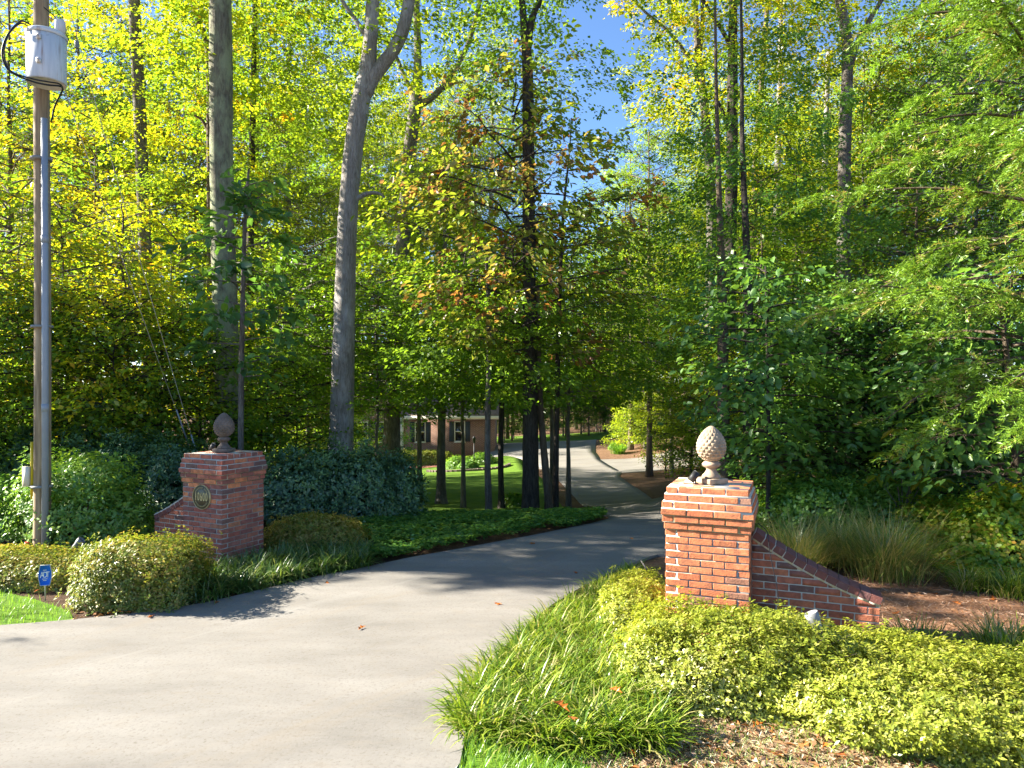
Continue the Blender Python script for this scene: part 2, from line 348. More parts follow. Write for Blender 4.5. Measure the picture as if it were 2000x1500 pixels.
xs = np.unique(np.concatenate([np.linspace(-16, 16, 108), np.linspace(16, 70, 40), -np.linspace(16, 70, 40), [-900, -400, -200, -110, 110, 200, 400, 900]]))
ys = np.unique(np.concatenate([np.linspace(-20, 9.6, 16), np.linspace(9.6, 45, 120), np.linspace(45, 122, 70), [-900, -300, -100, 180, 300, 600, 1500]]))
XX, YY = np.meshgrid(xs, ys); ZZ = ZT(XX, YY)
mb = MB(); nx = len(xs); ii = np.arange(len(ys) - 1)[:, None] * nx + np.arange(nx - 1)[None]
mb.add(np.stack([XX, YY, ZZ], -1).reshape(-1, 3), np.stack([ii, ii + 1, ii + nx + 1, ii + nx], -1).reshape(-1, 4))
tag(obj('ground', mb.mesh('ground', FLOOR, True)), kind='structure')

def ruled(name, Lp, Rp, dz, m, nu=10, step=.6, flat0=None, skirt=.06):
    """sheet between two edge lines, laid on the terrain"""
    Lp = np.array(Lp, float); Rp = np.array(Rp, float); A = []; Bq = []
    for i in range(len(Lp) - 1):
        k = max(1, int(max(np.linalg.norm(Lp[i + 1] - Lp[i]), np.linalg.norm(Rp[i + 1] - Rp[i])) / step))
        for j in range(k): A.append(Lp[i] + (Lp[i + 1] - Lp[i]) * j / k); Bq.append(Rp[i] + (Rp[i + 1] - Rp[i]) * j / k)
    A.append(Lp[-1]); Bq.append(Rp[-1]); A = np.array(A); Bq = np.array(Bq); u = np.linspace(0, 1, nu + 1)
    XY = A[:, None] * (1 - u)[None, :, None] + Bq[:, None] * u[None, :, None]
    Z = ZT(XY[..., 0], XY[..., 1]) + dz
    if flat0 is not None: Z[0] = flat0
    K = len(A); V = np.concatenate([XY, Z[..., None]], -1)
    V = np.concatenate([V[:, :1] - [0, 0, skirt], V, V[:, -1:] - [0, 0, skirt]], 1); n = nu + 3
    i2 = np.arange(K - 1)[:, None] * n + np.arange(n - 1)[None]
    mb = MB(); mb.add(V.reshape(-1, 3), np.stack([i2, i2 + 1, i2 + n + 1, i2 + n], -1).reshape(-1, 4))
    return tag(obj(name, mb.mesh(name, m)), kind='structure')
def flat_poly(name, poly, z, m, skirt=.05):
    bm = bmesh.new(); vs = [bm.verts.new((x, y, z)) for x, y in poly]; f = bm.faces.new(vs)
    if f.normal.z < 0: f.normal_flip()
    lo = [bm.verts.new((x, y, z - skirt)) for x, y in poly]
    for i in range(len(vs)): bm.faces.new((vs[i], lo[i], lo[(i + 1) % len(vs)], vs[(i + 1) % len(vs)]))
    bmesh.ops.triangulate(bm, faces=[f]); me = bpy.data.meshes.new(name); bm.to_mesh(me); bm.free(); me.materials.append(m)
    return tag(obj(name, me), kind='structure')

EDGE_L = [(-60, 8.6), (-9, 7.0)] + [G(*a) for a in [(0,1227),(80,1221),(150,1215),(230,1207),(300,1199),(390,1184),(450,1171),(560,1144),(630,1128),(700,1115),(800,1093),(900,1075),(980,1060),(1050,1047)]] + [(1.15, 11.3)]
EDGE_R = [(3.2, 11.3), (2.75, 10.0), (2.3, 9.2)] + [G(*a) for a in [(1285,1087),(1240,1102),(1180,1130),(1130,1155),(1080,1185),(1020,1235),(975,1280),(940,1330),(922,1380),(912,1430),(898,1500)]] + [(-.55, 3.6), (-1.2, 2.6), (-2.5, 1.6), (-5, .6)] + [(-60, 2.0)]
flat_poly('driveway_apron', EDGE_L + EDGE_R, .03, ASPH)
X = lambda px, D: (px - 1000) / F * D
ruled('driveway', [(1.15,11.3),(1.66,12.1),(1.96,15),(X(1150,21),21),(X(1112,28),28),(X(1087,33),33),(X(1064,37),37),(X(1040,41),41),(X(985,45),45),(X(950,50),50),(X(975,60),60)],
      [(3.2,11.3),(3.7,12.1),(4.2,15),(X(1290,21),21),(X(1248,28),28),(X(1210,33),33),(X(1215,36.5),36.5),(X(1172,41),41),(X(1163,45),45),(X(1163,50),50),(X(1165,60),60)], .03, ASPH, flat0=.03)
ruled('side_drive', [(X(1196,35),35.2),(X(1260,35.4),35.4),(X(1330,36),36),(X(1450,37),37),(22,39)], [(X(1165,41),41),(X(1250,41),41),(X(1330,41.5),41.5),(X(1450,42),42),(22,44)], .026, ASPH, nu=6)
ruled('brick_walk', [(-17,46.2),(X(1000,45.5),45.6)], [(-17,47.6),(X(1005,46.2),47.0)], .022, plain('walk_brick', (.30,.11,.07), .9, var=.3, scale=20), nu=3)
ruled('lawn', [(-9.5,13.5),(-9.5,20),(-10,30),(-12,46.1)], [(.9,13.5),(X(1115,19),19),(X(1075,30),30),(X(1010,44.5),45.2)], .016, LAWN, nu=24)
ruled('far_lawn', [(X(960,60.2),60.2),(-4,72)], [(X(1215,60),60.0),(12,70)], .016, LAWN, nu=8)
LAWN_A = [(-9,6.95), G(0,1228), G(80,1222), G(145,1216), G(135,1195), G(60,1170), G(0,1157), (-7.5,7.9), (-12,8.2), (-14,7.2)]
flat_poly('lawn_corner', LAWN_A, .012, LAWN)
LAWN_B = [G(912,1432), G(960,1440), G(1060,1465), G(1150,1500), (.65,3.6), (.8,2.2), (-1.0,2.2), (-.50,3.6), G(900,1500)]
flat_poly('lawn_verge', LAWN_B, .012, LAWN)
flat_poly('mulch_bed', [(.2,4.5),(2.0,4.2),(6.5,4.4),(9,7.5),(6,9.6),(2.9,9.6),(2.3,9.1),(1.4,7.6),(.4,6.4),(-.2,5.2)], .010, SOIL)
flat_poly('bare_soil', [(.25,4.75),(1.2,4.95),(2.4,4.85),(3.6,4.3),(3.8,2.0),(.75,2.0),(.7,3.6),G(1130,1480),G(1040,1450)], .0115, groundmat('pale_soil', [(.35,(.15,.10,.06)), (.5,(.26,.19,.115)), (.66,(.36,.28,.17))], 16))
flat_poly('planting_bed', [(-7.6,7.95)] + [G(*a) for a in [(0,1156),(60,1169),(135,1194),(150,1214),(300,1198),(450,1170),(700,1114),(800,1092)]] + [(-.9,11.0),(-3,12),(-8,11.5)], .008, groundmat('bed_soil', [(.35,(.035,.022,.014)), (.55,(.09,.055,.035)), (.72,(.17,.11,.075))], 10))

# ------------------------------------------------------------------ brick pillars
CH, BP, BT = .0615, .20, .10          # course height, brick pitch, brick width
def brick_mesh(name, l, d, h, m, seed):
    bm = bmesh.new(); bmesh.ops.create_cube(bm, size=1); bmesh.ops.scale(bm, vec=(l, d, h), verts=bm.verts)
    bmesh.ops.bevel(bm, geom=list(bm.edges), offset=.004, segments=1, affect='EDGES')
    g = random.Random(seed)
    for v in bm.verts: v.co += Vector((g.uniform(-1, 1) * .002, g.uniform(-1, 1) * .002, g.uniform(-1, 1) * .0018))
    me = bpy.data.meshes.new(name); bm.to_mesh(me); bm.free(); me.materials.append(m); return me
def build_pillar(loc, rz, m, label):
    root = empty('gate_pillar', loc, rz, label=label, cat='gate pillar', group='brick gate pillars')
    over = {21: -.006, 20: .012, 19: .024, 18: .036, 17: .024, 16: .012}
    st = [brick_mesh('brick', .190, .092, CH - .010, m, s) for s in range(4)]
    prof = []
    for c in range(22):
        o = over.get(c, 0.0); S = .70 + 2 * o; z = .018 + c * CH; hz = S / 2 - .007
        prof += [(hz, z), (hz, z + CH - (.006 if c == 21 else 0))]
        if c == 21: continue
        k = (S - BT) / 3.0
        for side in range(4):
            R = Matrix.Rotation(side * math.pi / 2, 4, 'Z')
            for j in range(3):
                x = (-S / 2 + k * (j + .5)) if c % 2 == 0 else (S / 2 - k * (j + .5))
                p = R @ Vector((x, -S / 2 + .046 - random.uniform(0, .0025), z + CH / 2 - .002))
                o_ = obj('brick', random.choice(st), root, loc=p, rot=(random.uniform(-.008, .008), random.uniform(-.006, .006), side * math.pi / 2 + random.uniform(-.006, .006)))
                o_.scale = ((k - .010) / .190, 1, 1)
    z = .018 + 21 * CH; S = .70 - .012
    for r in range(7):
        y = -S / 2 + S / 7 * (r + .5); xo = 0 if r % 2 else -BP / 2
        xsb = [-S / 2]; x = -S / 2 + (BP if r % 2 else BP / 2)
        while x < S / 2 - .03: xsb.append(x); x += BP
        xsb.append(S / 2)
        for a, b2 in zip(xsb[:-1], xsb[1:]):
            o_ = obj('brick', random.choice(st), root, loc=((a + b2) / 2, y, z + CH / 2 - .001 + random.uniform(-.001, .001)))
            o_.scale = ((b2 - a - .009) / .190, (S / 7 - .008) / .092, 1)
    mb = MB(); v = []; q = []
    for i, (h, zz) in enumerate(prof):
        v += [(-h, -h, zz), (h, -h, zz), (h, h, zz), (-h, h, zz)]
        if i: b0 = (i - 1) * 4; q += [(b0 + j, b0 + (j + 1) % 4, b0 + 4 + (j + 1) % 4, b0 + 4 + j) for j in range(4)]
    e = (len(prof) - 1) * 4; q.append((e, e + 1, e + 2, e + 3)); mb.add(v, q)
    obj('mortar', mb.mesh('mortar', MORTAR), root); return root

TH_R, TH_L = math.radians(-22), math.radians(-26)
cR = Vector((1.79, 6.393, 0)); cL = Vector((-3.775, 9.328, 0))
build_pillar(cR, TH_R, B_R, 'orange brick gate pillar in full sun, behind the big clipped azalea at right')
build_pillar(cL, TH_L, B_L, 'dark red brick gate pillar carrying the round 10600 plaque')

def build_wing(loc, rz, sgn, Lw, z0, z1, sag, m, label):
    """curved-top wall that leaves the pillar sideways; x runs away from the pillar"""
    root = empty('wing_wall', loc, rz, label=label, cat='garden wall', group='sloping brick wing walls')
    zc = lambda t: z0 + (z1 - z0) * t - 4 * sag * t * (1 - t)
    st = [brick_mesh('brick', .190, .092, CH - .010, m, 20 + s) for s in range(3)]
    T = .20; y0, y1 = -.15, .05
    for c in range(18):
        z = .018 + c * CH
        xs_ = [0.0]; x = BP if c % 2 else BP / 2
        while x < Lw - .02: xs_.append(x); x += BP
        xs_.append(Lw)
        for a, b2 in zip(xs_[:-1], xs_[1:]):
            tops = [zc(a / Lw), zc(b2 / Lw)]
            if min(tops) - .012 >= z + CH - .008:
                for yy in (y0 + .046, y1 - .046):
                    o_ = obj('brick', random.choice(st), root, loc=(sgn * (a + b2) / 2, yy, z + CH / 2 - .002), rot=(0, random.uniform(-.006, .006), random.uniform(-.005, .005)))
                    o_.scale = ((b2 - a - .010) / .190, 1, 1)
            elif max(tops) > z + .025:          # cut bricks under the coping
                n = 7; ta = [a + .005 + (b2 - a - .010) * i / (n - 1) for i in range(n)]
                pts = [(x_, min(z + CH - .008, zc(x_ / Lw) - .012)) for x_ in ta]; pts = [p for p in pts if p[1] > z + .012]
                if len(pts) < 2: continue
                mbk = MB(); k = len(pts); v = []
                for (x_, zt_) in pts: v += [(sgn * x_, y0, z + .003), (sgn * x_, y0, zt_), (sgn * x_, y1, z + .003), (sgn * x_, y1, zt_)]
                q = []
                for i in range(k - 1):
                    b0 = 4 * i; q += [(b0, b0 + 4, b0 + 5, b0 + 1), (b0 + 2, b0 + 3, b0 + 7, b0 + 6), (b0 + 1, b0 + 5, b0 + 7, b0 + 3), (b0, b0 + 2, b0 + 6, b0 + 4)]
                q += [(0, 1, 3, 2), (4 * k - 4, 4 * k - 2, 4 * k - 1, 4 * k - 3)]
                if sgn < 0: q = [tuple(reversed(f)) for f in q]
                mbk.add(v, q); obj('brick', mbk.mesh('brick', m), root)
    mbm = MB(); n = 14; v = []; q = []
    for i in range(n):
        x_ = min(Lw - .007, Lw * i / (n - 1)); zz = zc(x_ / Lw)
        v += [(sgn * x_, y0 + .006, 0), (sgn * x_, y0 + .006, zz), (sgn * x_, y1 - .006, 0), (sgn * x_, y1 - .006, zz)]
    for i in range(n - 1):
        b0 = 4 * i; q += [(b0, b0 + 4, b0 + 5, b0 + 1), (b0 + 2, b0 + 3, b0 + 7, b0 + 6), (b0 + 1, b0 + 5, b0 + 7, b0 + 3)]
    q += [(0, 1, 3, 2), (4 * n - 4, 4 * n - 2, 4 * n - 1, 4 * n - 3)]
    if sgn < 0: q = [tuple(reversed(f)) for f in q]
    mbm.add(v, q)
    nb = 12 if sgn > 0 else 10
    for i in range(nb):                         # rowlock coping
        ta, tb = i / nb, (i + 1) / nb; a = Vector((sgn * Lw * ta, 0, zc(ta))); b2 = Vector((sgn * Lw * tb, 0, zc(tb)))
        ln = (b2 - a).length; ang = math.atan2(b2.z - a.z, b2.x - a.x); mid = (a + b2) / 2
        Rm = Matrix.Translation(mid) @ Matrix.Rotation(-ang, 4, 'Y')
        if i == 0: cpm = [brick_mesh('coping_brick', ln * .87, T + .016, .062, B_C, 40 + s) for s in range(3)]
        o_ = obj('coping_brick', random.choice(cpm), root); o_.matrix_local = Rm @ Matrix.Translation((0, -.05, .033))
        mbm.box((-ln / 2, y0 - .0035, -.014), (ln / 2, y1 + .0035, .058), Rm)
    obj('mortar', mbm.mesh('mortar', MORTAR), root); return root
uR = Vector((math.cos(TH_R), math.sin(TH_R), 0)); vR = Vector((-math.sin(TH_R), math.cos(TH_R), 0))
uL = Vector((math.cos(TH_L), math.sin(TH_L), 0)); vL = Vector((-math.sin(TH_L), math.cos(TH_L), 0))
build_wing(cR + uR * .352 - vR * .0, TH_R, 1, .99, .945, .47, .045, B_W, 'brick wing wall with maroon coping sloping down beside the sunny pillar')
build_wing(cL - uL * .352 + vL * .0, TH_L, -1, .80, .90, .475, .03, B_W, 'brick wing wall sloping down beside the pillar with the plaque')

# pineapple finials
def build_finial(loc, m, label, seed):
    root = empty('pineapple_finial', loc, random.uniform(0, 1), label=label, cat='finial', group='stone pineapples on the gate pillars')
    mb = MB(); mb.box((-.105, -.105, 0), (.105, .105, .046)); me = mb.mesh('plinth', m)
    b = obj('plinth', me, root, rot=(0, 0, -.4)); bv = b.modifiers.new('bevel', 'BEVEL'); bv.width = .008; bv.segments = 2
    mb = MB(); mb.lathe([(.001,.0465),(.080,.0465),(.083,.058),(.078,.070),(.060,.088),(.046,.110),(.042,.124),(.048,.136),(.068,.146),(.080,.160),(.081,.172),(.070,.186),(.052,.196),(.04,.21)], 36)
    obj('stem', mb.mesh('stem', m, True), root)
    nu, nv = 120, 84; u = np.arange(nu) / nu; v = np.linspace(0, 1, nv); U_, V_ = np.meshgrid(u, v)
    r = .122 * np.sin(np.pi * np.clip(V_, .0, 1) ** .80) ** .60; r = np.where(V_ < .5, np.maximum(r, .0), r); z = .188 + .325 * V_
    rows = 11.0; rv = V_ * rows; ri = np.floor(rv); fv = rv - ri; cu = U_ * 15 + .5 * (ri % 2); fu = cu - np.floor(cu) - .5
    edge = np.clip(1 - ((fu * 2) ** 2 + (1 - fv) ** 2 * .9), 0, 1); h = .015 * edge ** .6 * np.clip(r / .10, .15, 1) * (1 - .55 * V_)
    rr = r + h; a = U_ * 2 * np.pi
    mb = MB(); ii = np.arange(nv - 1)[:, None] * nu; jj = np.arange(nu)[None]; j2 = (jj + 1) % nu
    mb.add(np.stack([rr * np.cos(a), rr * np.sin(a), z], -1).reshape(-1, 3), np.stack([ii + jj, ii + j2, ii + nu + j2, ii + nu + jj], -1).reshape(-1, 4))
    obj('fruit', mb.mesh('fruit', m, True), root); return root
PTOP = .018 + 22 * CH + .001
build_finial(cR + Vector((0, 0, PTOP)), STONE_R, 'pale stone pineapple finial on top of the sunny orange pillar', 1)
build_finial(cL + Vector((0, 0, PTOP)), STONE_L, 'weathered brown stone pineapple on top of the plaque pillar', 2)

def uplight(loc, rz, tilt, label):
    root = empty('uplight', loc, rz, label=label, cat='spotlight', group='small black uplights on the pillars')
    mb = MB(); R = Matrix.Translation((0, 0, .062)) @ Matrix.Rotation(tilt, 4, 'Y')
    mb.box((-.026, -.026, -.045), (.026, .026, .05), R); obj('lamp_body', mb.mesh('lamp_body', BLACKM), root)
    mb = MB(); mb.box((-.021, -.021, .0505), (.021, .021, .0535), R); obj('lens', mb.mesh('lens', GREYM), root)
    mb = MB(); mb.tube([(0.02, 0, 0), (.018, 0, .04)], .007, 8); mb.box((-.0, -.02, 0), (.04, .02, .006)); obj('bracket', mb.mesh('bracket', BLACKM), root)
uplight(cR + Vector((-.175, -.06, PTOP)), 0, .65, 'small black uplight leaning beside the pale pineapple')
uplight(cL + Vector((-.15, .0, PTOP)), 0, .5, 'small black uplight beside the weathered pineapple')

def text_mesh(s, size, depth, m, xs_=1.0):
    cu = bpy.data.curves.new('t', 'FONT'); cu.body = s; cu.size = size; cu.extrude = depth; cu.align_x = 'CENTER'; cu.align_y = 'CENTER'; cu.offset = 0
    o = bpy.data.objects.new('t', cu); COL.objects.link(o); bpy.context.view_layer.update()
    me = bpy.data.meshes.new_from_object(o.evaluated_get(bpy.context.evaluated_depsgraph_get())); bpy.data.objects.remove(o)
    me.transform(Matrix.Diagonal((xs_, 1, 1, 1))); me.materials.clear(); me.materials.append(m); return me
# plaque on the left pillar's street face
pl = empty('address_plaque', cL - vL * (.352) + uL * .01 + Vector((0, 0, .83)), TH_L, label='round bronze plaque with gold number 10600 on the dark red pillar', cat='plaque')
RX = Matrix.Rotation(math.pi / 2, 4, 'X')
mb = MB(); mb.lathe([(0, .014), (.150, .014), (.150, 0), (0, 0)], 48, RX @ Matrix.Identity(4)); obj('disc', mb.mesh('disc', BRONZE), pl)
mb = MB(); mb.lathe([(.150, .012), (.151, .019), (.155, .019), (.157, .010), (.157, 0)], 48, RX); obj('rim', mb.mesh('rim', GOLD), pl)
for k, ch in enumerate('10600'):
    me = text_mesh(ch, .150, .003, GOLD, .52 if ch != '1' else .7)
    o = obj('digit', me, pl, rot=(math.pi / 2, 0, 0), loc=(-.094 + k * .047, -.0172, 0))
mb = MB()
for top in (1, -1):
    for k in range(13):
        a = math.radians(90 * top + (k - 6) * 9.5); c = Vector((.118 * math.cos(a), -.0155, .118 * math.sin(a)))
        if k in (4,) and top > 0: continue
        Rk = Matrix.Translation(c) @ Matrix.Rotation(-(a - math.pi / 2 * top), 4, 'Y')
        mb.box((-.0055, -.0012, -.009), (-.0025, .0012, .009), Rk); mb.box((.0015, -.0012, -.009), (.0045, .0012, .009), Rk)
        mb.box((-.0025, -.0011, -.001 + .006 * ((k % 3) - 1)), (.0015, .0011, .002 + .006 * ((k % 3) - 1)), Rk)
tag(obj('lettering', mb.mesh('lettering', GOLD), pl), kind='stuff')

# ------------------------------------------------------------------ utility pole and its fittings
Dp = 9.38; pxp = (82 - 1000) / F * Dp
def woodmat():
    m, t, b = mat('pole_wood'); b.inputs['Roughness'].default_value = .85; f = noise(t, 5, 6, .65, stretch=(5, 5, .3), dist=.4); f2 = noise(t, .9, 3)
    c = ramp(t, f, [(.3, (.13,.085,.045)), (.55, (.30,.22,.125)), (.75, (.40,.31,.20))]); c = mixc(t, ramp(t, f2, [(.5, (0,0,0)), (.7, (.6,.6,.6))]), c, (.14,.10,.06))
    t.links.new(c, b.inputs['Base Color']); bump(t, f, .4, .01, b); return m
pole = empty('utility_pole', (pxp, Dp, 0), 0, label='brown wooden utility pole with grey conduit rising from the left shrubs', cat='utility pole')
mb = MB(); zz = np.linspace(-.1, 9.8, 34); mb.tube(np.stack([.01 * np.sin(zz * .6), 0 * zz, zz], 1), np.linspace(.102, .086, 34), 18, rough=.02, seed=3)
obj('shaft', mb.mesh('shaft', woodmat(), True), pole)
PVC = plain('conduit_grey', (.25,.28,.31), .45, var=.05)
mb = MB(); mb.tube([(.108, -.10, 0), (.108, -.10, 2.8), (.098, -.10, 5.72)], .040, 14)
cd = obj('conduit', mb.mesh('conduit', PVC, True), pole)
mb = MB()
for z in (1.9, 4.1):
    mb = MB(); mb.tube([(.108 - .0034 * (z - 2.8) * (z > 2.8), -.10, z), (.108 - .0034 * (z + .1 - 2.8) * (z > 2.8), -.10, z + .1)], .044, 14); obj('coupling', mb.mesh('coupling', PVC, True), cd)

for z in (.9, 3.0, 5.2):
    mb = MB(); mb.tube([(.006 + .01 * math.sin(z * .6), -.02, z), (.006 + .01 * math.sin(z * .6), -.02, z + .03)], .128, 20); obj('strap', mb.mesh('strap', GREYM), pole)
YEL = plain('guard_yellow', (.62,.46,.02), .5, var=.08)
mb = MB(); mb.tube([(-.108, -.03, .75), (-.112, -.03, 1.5)], .02, 8); obj('yellow_guard', mb.mesh('yellow_guard', YEL), pole)
mb = MB(); mb.tube([(-.108, -.035, 1.0), (-.106, -.035, 1.02), (-.115, -.035, 1.22)], .013, 8); mb.box((-.20, -.09, .92), (-.12, -.03, 1.18)); obj('meter_box', mb.mesh('meter_box', CREAM), pole)
def tankmat():
    m, t, b = mat('transformer_paint'); b.inputs['Roughness'].default_value = .45; f = noise(t, 3, 5, .6, stretch=(4, 4, .35)); f2 = noise(t, 9, 4)
    c = ramp(t, f, [(.40, (.50,.51,.50)), (.58, (.60,.60,.58)), (.72, (.34,.25,.20))]); c = mixc(t, ramp(t, f2, [(.62, (0,0,0)), (.74, (.6,.6,.6))]), c, (.20,.17,.17))
    t.links.new(c, b.inputs['Base Color']); return m
TANK = tankmat()
tr = empty('transformer', (pxp + .27, Dp - .32, 6.08), 0, label='white rust-streaked transformer can hung on the utility pole', cat='transformer')
mb = MB(); mb.lathe([(0, .03), (.20, .03), (.214, 0), (.219, 0), (.222, .02), (.222, .60), (0, .60)], 40); obj('tank', mb.mesh('tank', TANK, False), tr)
mb = MB(); mb.lathe([(.226, .58), (.232, .585), (.232, .62), (.226, .628), (.20, .65), (0, .675)], 40); obj('lid', mb.mesh('lid', TANK, False), tr)
mb = MB(); mb.lathe([(0, .63), (.06, .63), (.062, .80), (.05, .82), (0, .82)], 20, Matrix.Translation((.16, .02, 0))); obj('bushing_cover', mb.mesh('bushing_cover', TANK, True), tr)
for x, z in ((.05, .50), (.05, .20)):
    mb = MB(); mb.box((-.025, -.026, -.03), (.025, 0, .03)); mb.tube([(0, -.045, .005), (0, -.02, .005)], .012, 8); obj('lug', mb.mesh('lug', TANK), tr, loc=(x, -.215, z))
mb = MB(); mb.tube([(-.2, -.02, .56), (-.26, -.05, .57), (-.30, -.06, .575)], .014, 8); mb.tube([(-.19, -.08, .53), (-.19, -.13, .53)], .02, 8); obj('bushing', mb.mesh('bushing', TANK), tr)
mb = MB(); mb.box((-.30, .10, .1), (-.14, .26, .5)); obj('hanger', mb.mesh('hanger', GREYM), tr)
CAB = plain('cable_black', (.012,.013,.016), .5)
def spline(pts, k=10):
    p = [Vector(a) for a in pts]; p = [p[0] * 2 - p[1]] + p + [p[-1] * 2 - p[-2]]; out = []
    for i in range(1, len(p) - 2):
        for j in range(k):
            t = j / k; out.append(.5 * ((2 * p[i]) + (p[i + 1] - p[i - 1]) * t + (2 * p[i - 1] - 5 * p[i] + 4 * p[i + 1] - p[i + 2]) * t * t + (-p[i - 1] + 3 * p[i] - 3 * p[i + 1] + p[i + 2]) * t ** 3))
    out.append(p[-2]); return [tuple(v) for v in out]
for s, r in ((0, .011), (1, .009)):
    a = [P(60 - s * 2, 48 + s * 5, 9.05), P(40, 42 + s * 4, 8.9), P(15 + s * 2, 68, 8.8), P(4 + s * 4, 105, 8.75), P(18 + s * 3, 138, 8.75), P(60, 158 - s * 5, 8.8), P(95, 166 - s * 6, 8.82), P(116, 168 - s * 4, 8.9), P(122, 176, 9.05), P(108, 205, 9.22), P(100, 238, 9.28)]
    mb = MB(); mb.tube(spline(a), r, 8); tag(obj('service_cable', mb.mesh('service_cable', CAB, True)), ['thick black cable looping left of the transformer into the grey conduit', 'thinner black cable looping inside the thick one by the transformer'][s], 'cable', 'cables on the transformer')
WIRE = plain('guy_wire_steel', (.42,.40,.33), .5, .3)
for pa, pb, lb in ((P(84, -170, Dp + .1), P(380, 872, 13.0), 'pale guy wire, the longer one, from the pole into the left shrubs'), (P(84, 45, Dp + .1), P(352, 822, 13.0), 'pale guy wire, the shorter inner one, from the pole to the left shrubs')):
    mb = MB(); pts = [pa.lerp(pb, t) for t in np.linspace(0, 1, 14)]
    for i, p in enumerate(pts): p.z -= .10 * math.sin(math.pi * i / 13)
    root = empty('guy_wire', pb, label=lb, cat='guy wire', group='guy wires of the utility pole')
    mb.tube([tuple(p - pb) for p in pts], .006, 6); obj('strand', mb.mesh('strand', WIRE), root)
    mb = MB(); d = (pa - pb).normalized(); mb.tube([tuple(d * -.6), tuple(d * .25)], .014, 8); obj('guard', mb.mesh('guard', PVC), root)
mb = MB(); a = [P(66, 0, 9.3), P(95, 22, 9.35), P(120, 48, 9.5), P(140, 90, 9.8)]; mb.tube(spline(a), .006, 6)
tag(obj('jumper_wire', mb.mesh('jumper_wire', CAB)), 'thin black wire slanting down right across the pole top', 'wire')
ins = empty('insulator', P(150, 88, 9.9), 0, label='small ribbed insulator on a wire right of the transformer', cat='insulator')
mb = MB(); mb.lathe([(0, -.05)] + [((.035 if k % 2 else .020), -.05 + k * .014) for k in range(9)] + [(0, .075)], 14); obj('ribbed_body', mb.mesh('ribbed_body', GREYM, True), ins)
mb = MB(); mb.tube([(0, 0, -.05), (-.02, 0, -.11), (-.1, 0, -.09)], .008, 6); mb.tube([(0, 0, .07), (0, .05, 1.2)], .004, 5); mb.tube([(0, 0, -.1), (.1, .4, -1.0)], .003, 5); obj('wire', mb.mesh('wire', GREYM), ins)

# ------------------------------------------------------------------ small yard things
sg = G(88, 1176); sign = empty('yard_sign', (sg[0], sg[1], 0), .35, label='blue octagonal yard sign with white lettering on a thin stake', cat='yard sign')
BLUE = plain('sign_blue', (.012,.13,.62), .35, var=.04); WHITE = plain('sign_white', (.75,.77,.78), .4, var=.03)
def octo(w_, h_, y0, y1, zc):
    pts = [(-.38*w_,.5*h_),(.38*w_,.5*h_),(.9*w_*.56,.5*h_*.30),(.9*w_*.56,-.5*h_*.30),(.38*w_,-.5*h_),(-.38*w_,-.5*h_),(-.9*w_*.56,-.5*h_*.30),(-.9*w_*.56,.5*h_*.30)]
    mb = MB(); v = [(x, y0, z + zc) for x, z in pts] + [(x, y1, z + zc) for x, z in pts]
    mb.add(v, [(i, (i + 1) % 8, 8 + (i + 1) % 8, 8 + i)[::-1] for i in range(8)] + [(0, 1, 2, 3)[::-1], (0, 3, 4, 7)[::-1], (4, 5, 6, 7)[::-1], (8, 9, 10, 11), (8, 11, 12, 15), (12, 13, 14, 15)]); return mb
obj('border', octo(.118, .214, -.002, .004, .278).mesh('border', WHITE), sign)
obj('panel', octo(.108, .202, -.0045, -.0021, .278).mesh('panel', BLUE), sign)
for ch, dx in (('A', -.026), ('D', .002), ('T', .026)):
    obj('letter', text_mesh(ch, .088, .0008, WHITE, .62), sign, rot=(math.pi / 2, 0, 0), loc=(dx, -.0056, .282))
mb = MB()
for z, n, w_ in ((.329, 4, .008), (.238, 7, .007), (.222, 4, .008)):
    for k in range(n): mb.box((-n * w_ / 2 + k * w_, -.0056, z), (-n * w_ / 2 + k * w_ + w_ * .7, -.0046, z + .008))
tag(obj('small_print', mb.mesh('small_print', WHITE), sign), kind='stuff')
mb = MB(); mb.box((-.005, .0045, -.05), (.005, .010, .30)); obj('stake', mb.mesh('stake', plain('stake_tan', (.45,.42,.30), .6)), sign)
mb = MB(); g0 = Vector((pxp - .17, Dp - .12, 0)); mb.tube([tuple(g0), tuple(g0 + Vector((.055, 0, .20)))], .026, 10)
tag(obj('marker_stub', mb.mesh('marker_stub', plain('marker_red', (.50,.045,.03), .5))), 'short leaning red marker stub left of the utility pole base', 'marker')
def floodlight(loc, rz, tilt, label, stem):
    root = empty('floodlight', loc, rz, label=label, cat='garden light', group='grey bullet floodlights')
    R = Matrix.Translation((0, 0, stem)) @ Matrix.Rotation(tilt, 4, 'Y')
    mb = MB(); mb.lathe([(0,-.09),(.022,-.088),(.030,-.06),(.034,-.02),(.046,.02),(.050,.07),(.046,.072),(.040,.03),(0,.02)], 24, R); obj('housing', mb.mesh('housing', GREYM, True), root)
    mb = MB(); mb.lathe([(0,.045),(.041,.045),(.041,.05),(0,.052)], 20, R); obj('lens', mb.mesh('lens', plain('lens_glass', (.06,.06,.06), .2)), root)
    mb = MB(); mb.tube([(0, 0, -.05), (0, 0, stem - .02)], .009, 8); mb.tube([(0, -.018, stem - .03), (0, .018, stem - .03)], .014, 8); obj('stem', mb.mesh('stem', GREYM), root)
fl = P(1592, 1262, 5.05); floodlight((fl.x, fl.y, 0), -.4, -.42, 'grey bullet floodlight poking out of the big sunny azalea', fl.z + .17)
fl = P(152, 1062, 8.9); floodlight((fl.x, fl.y, 0), .2, .75, 'small grey floodlight behind the left azalea near the pole', fl.z)

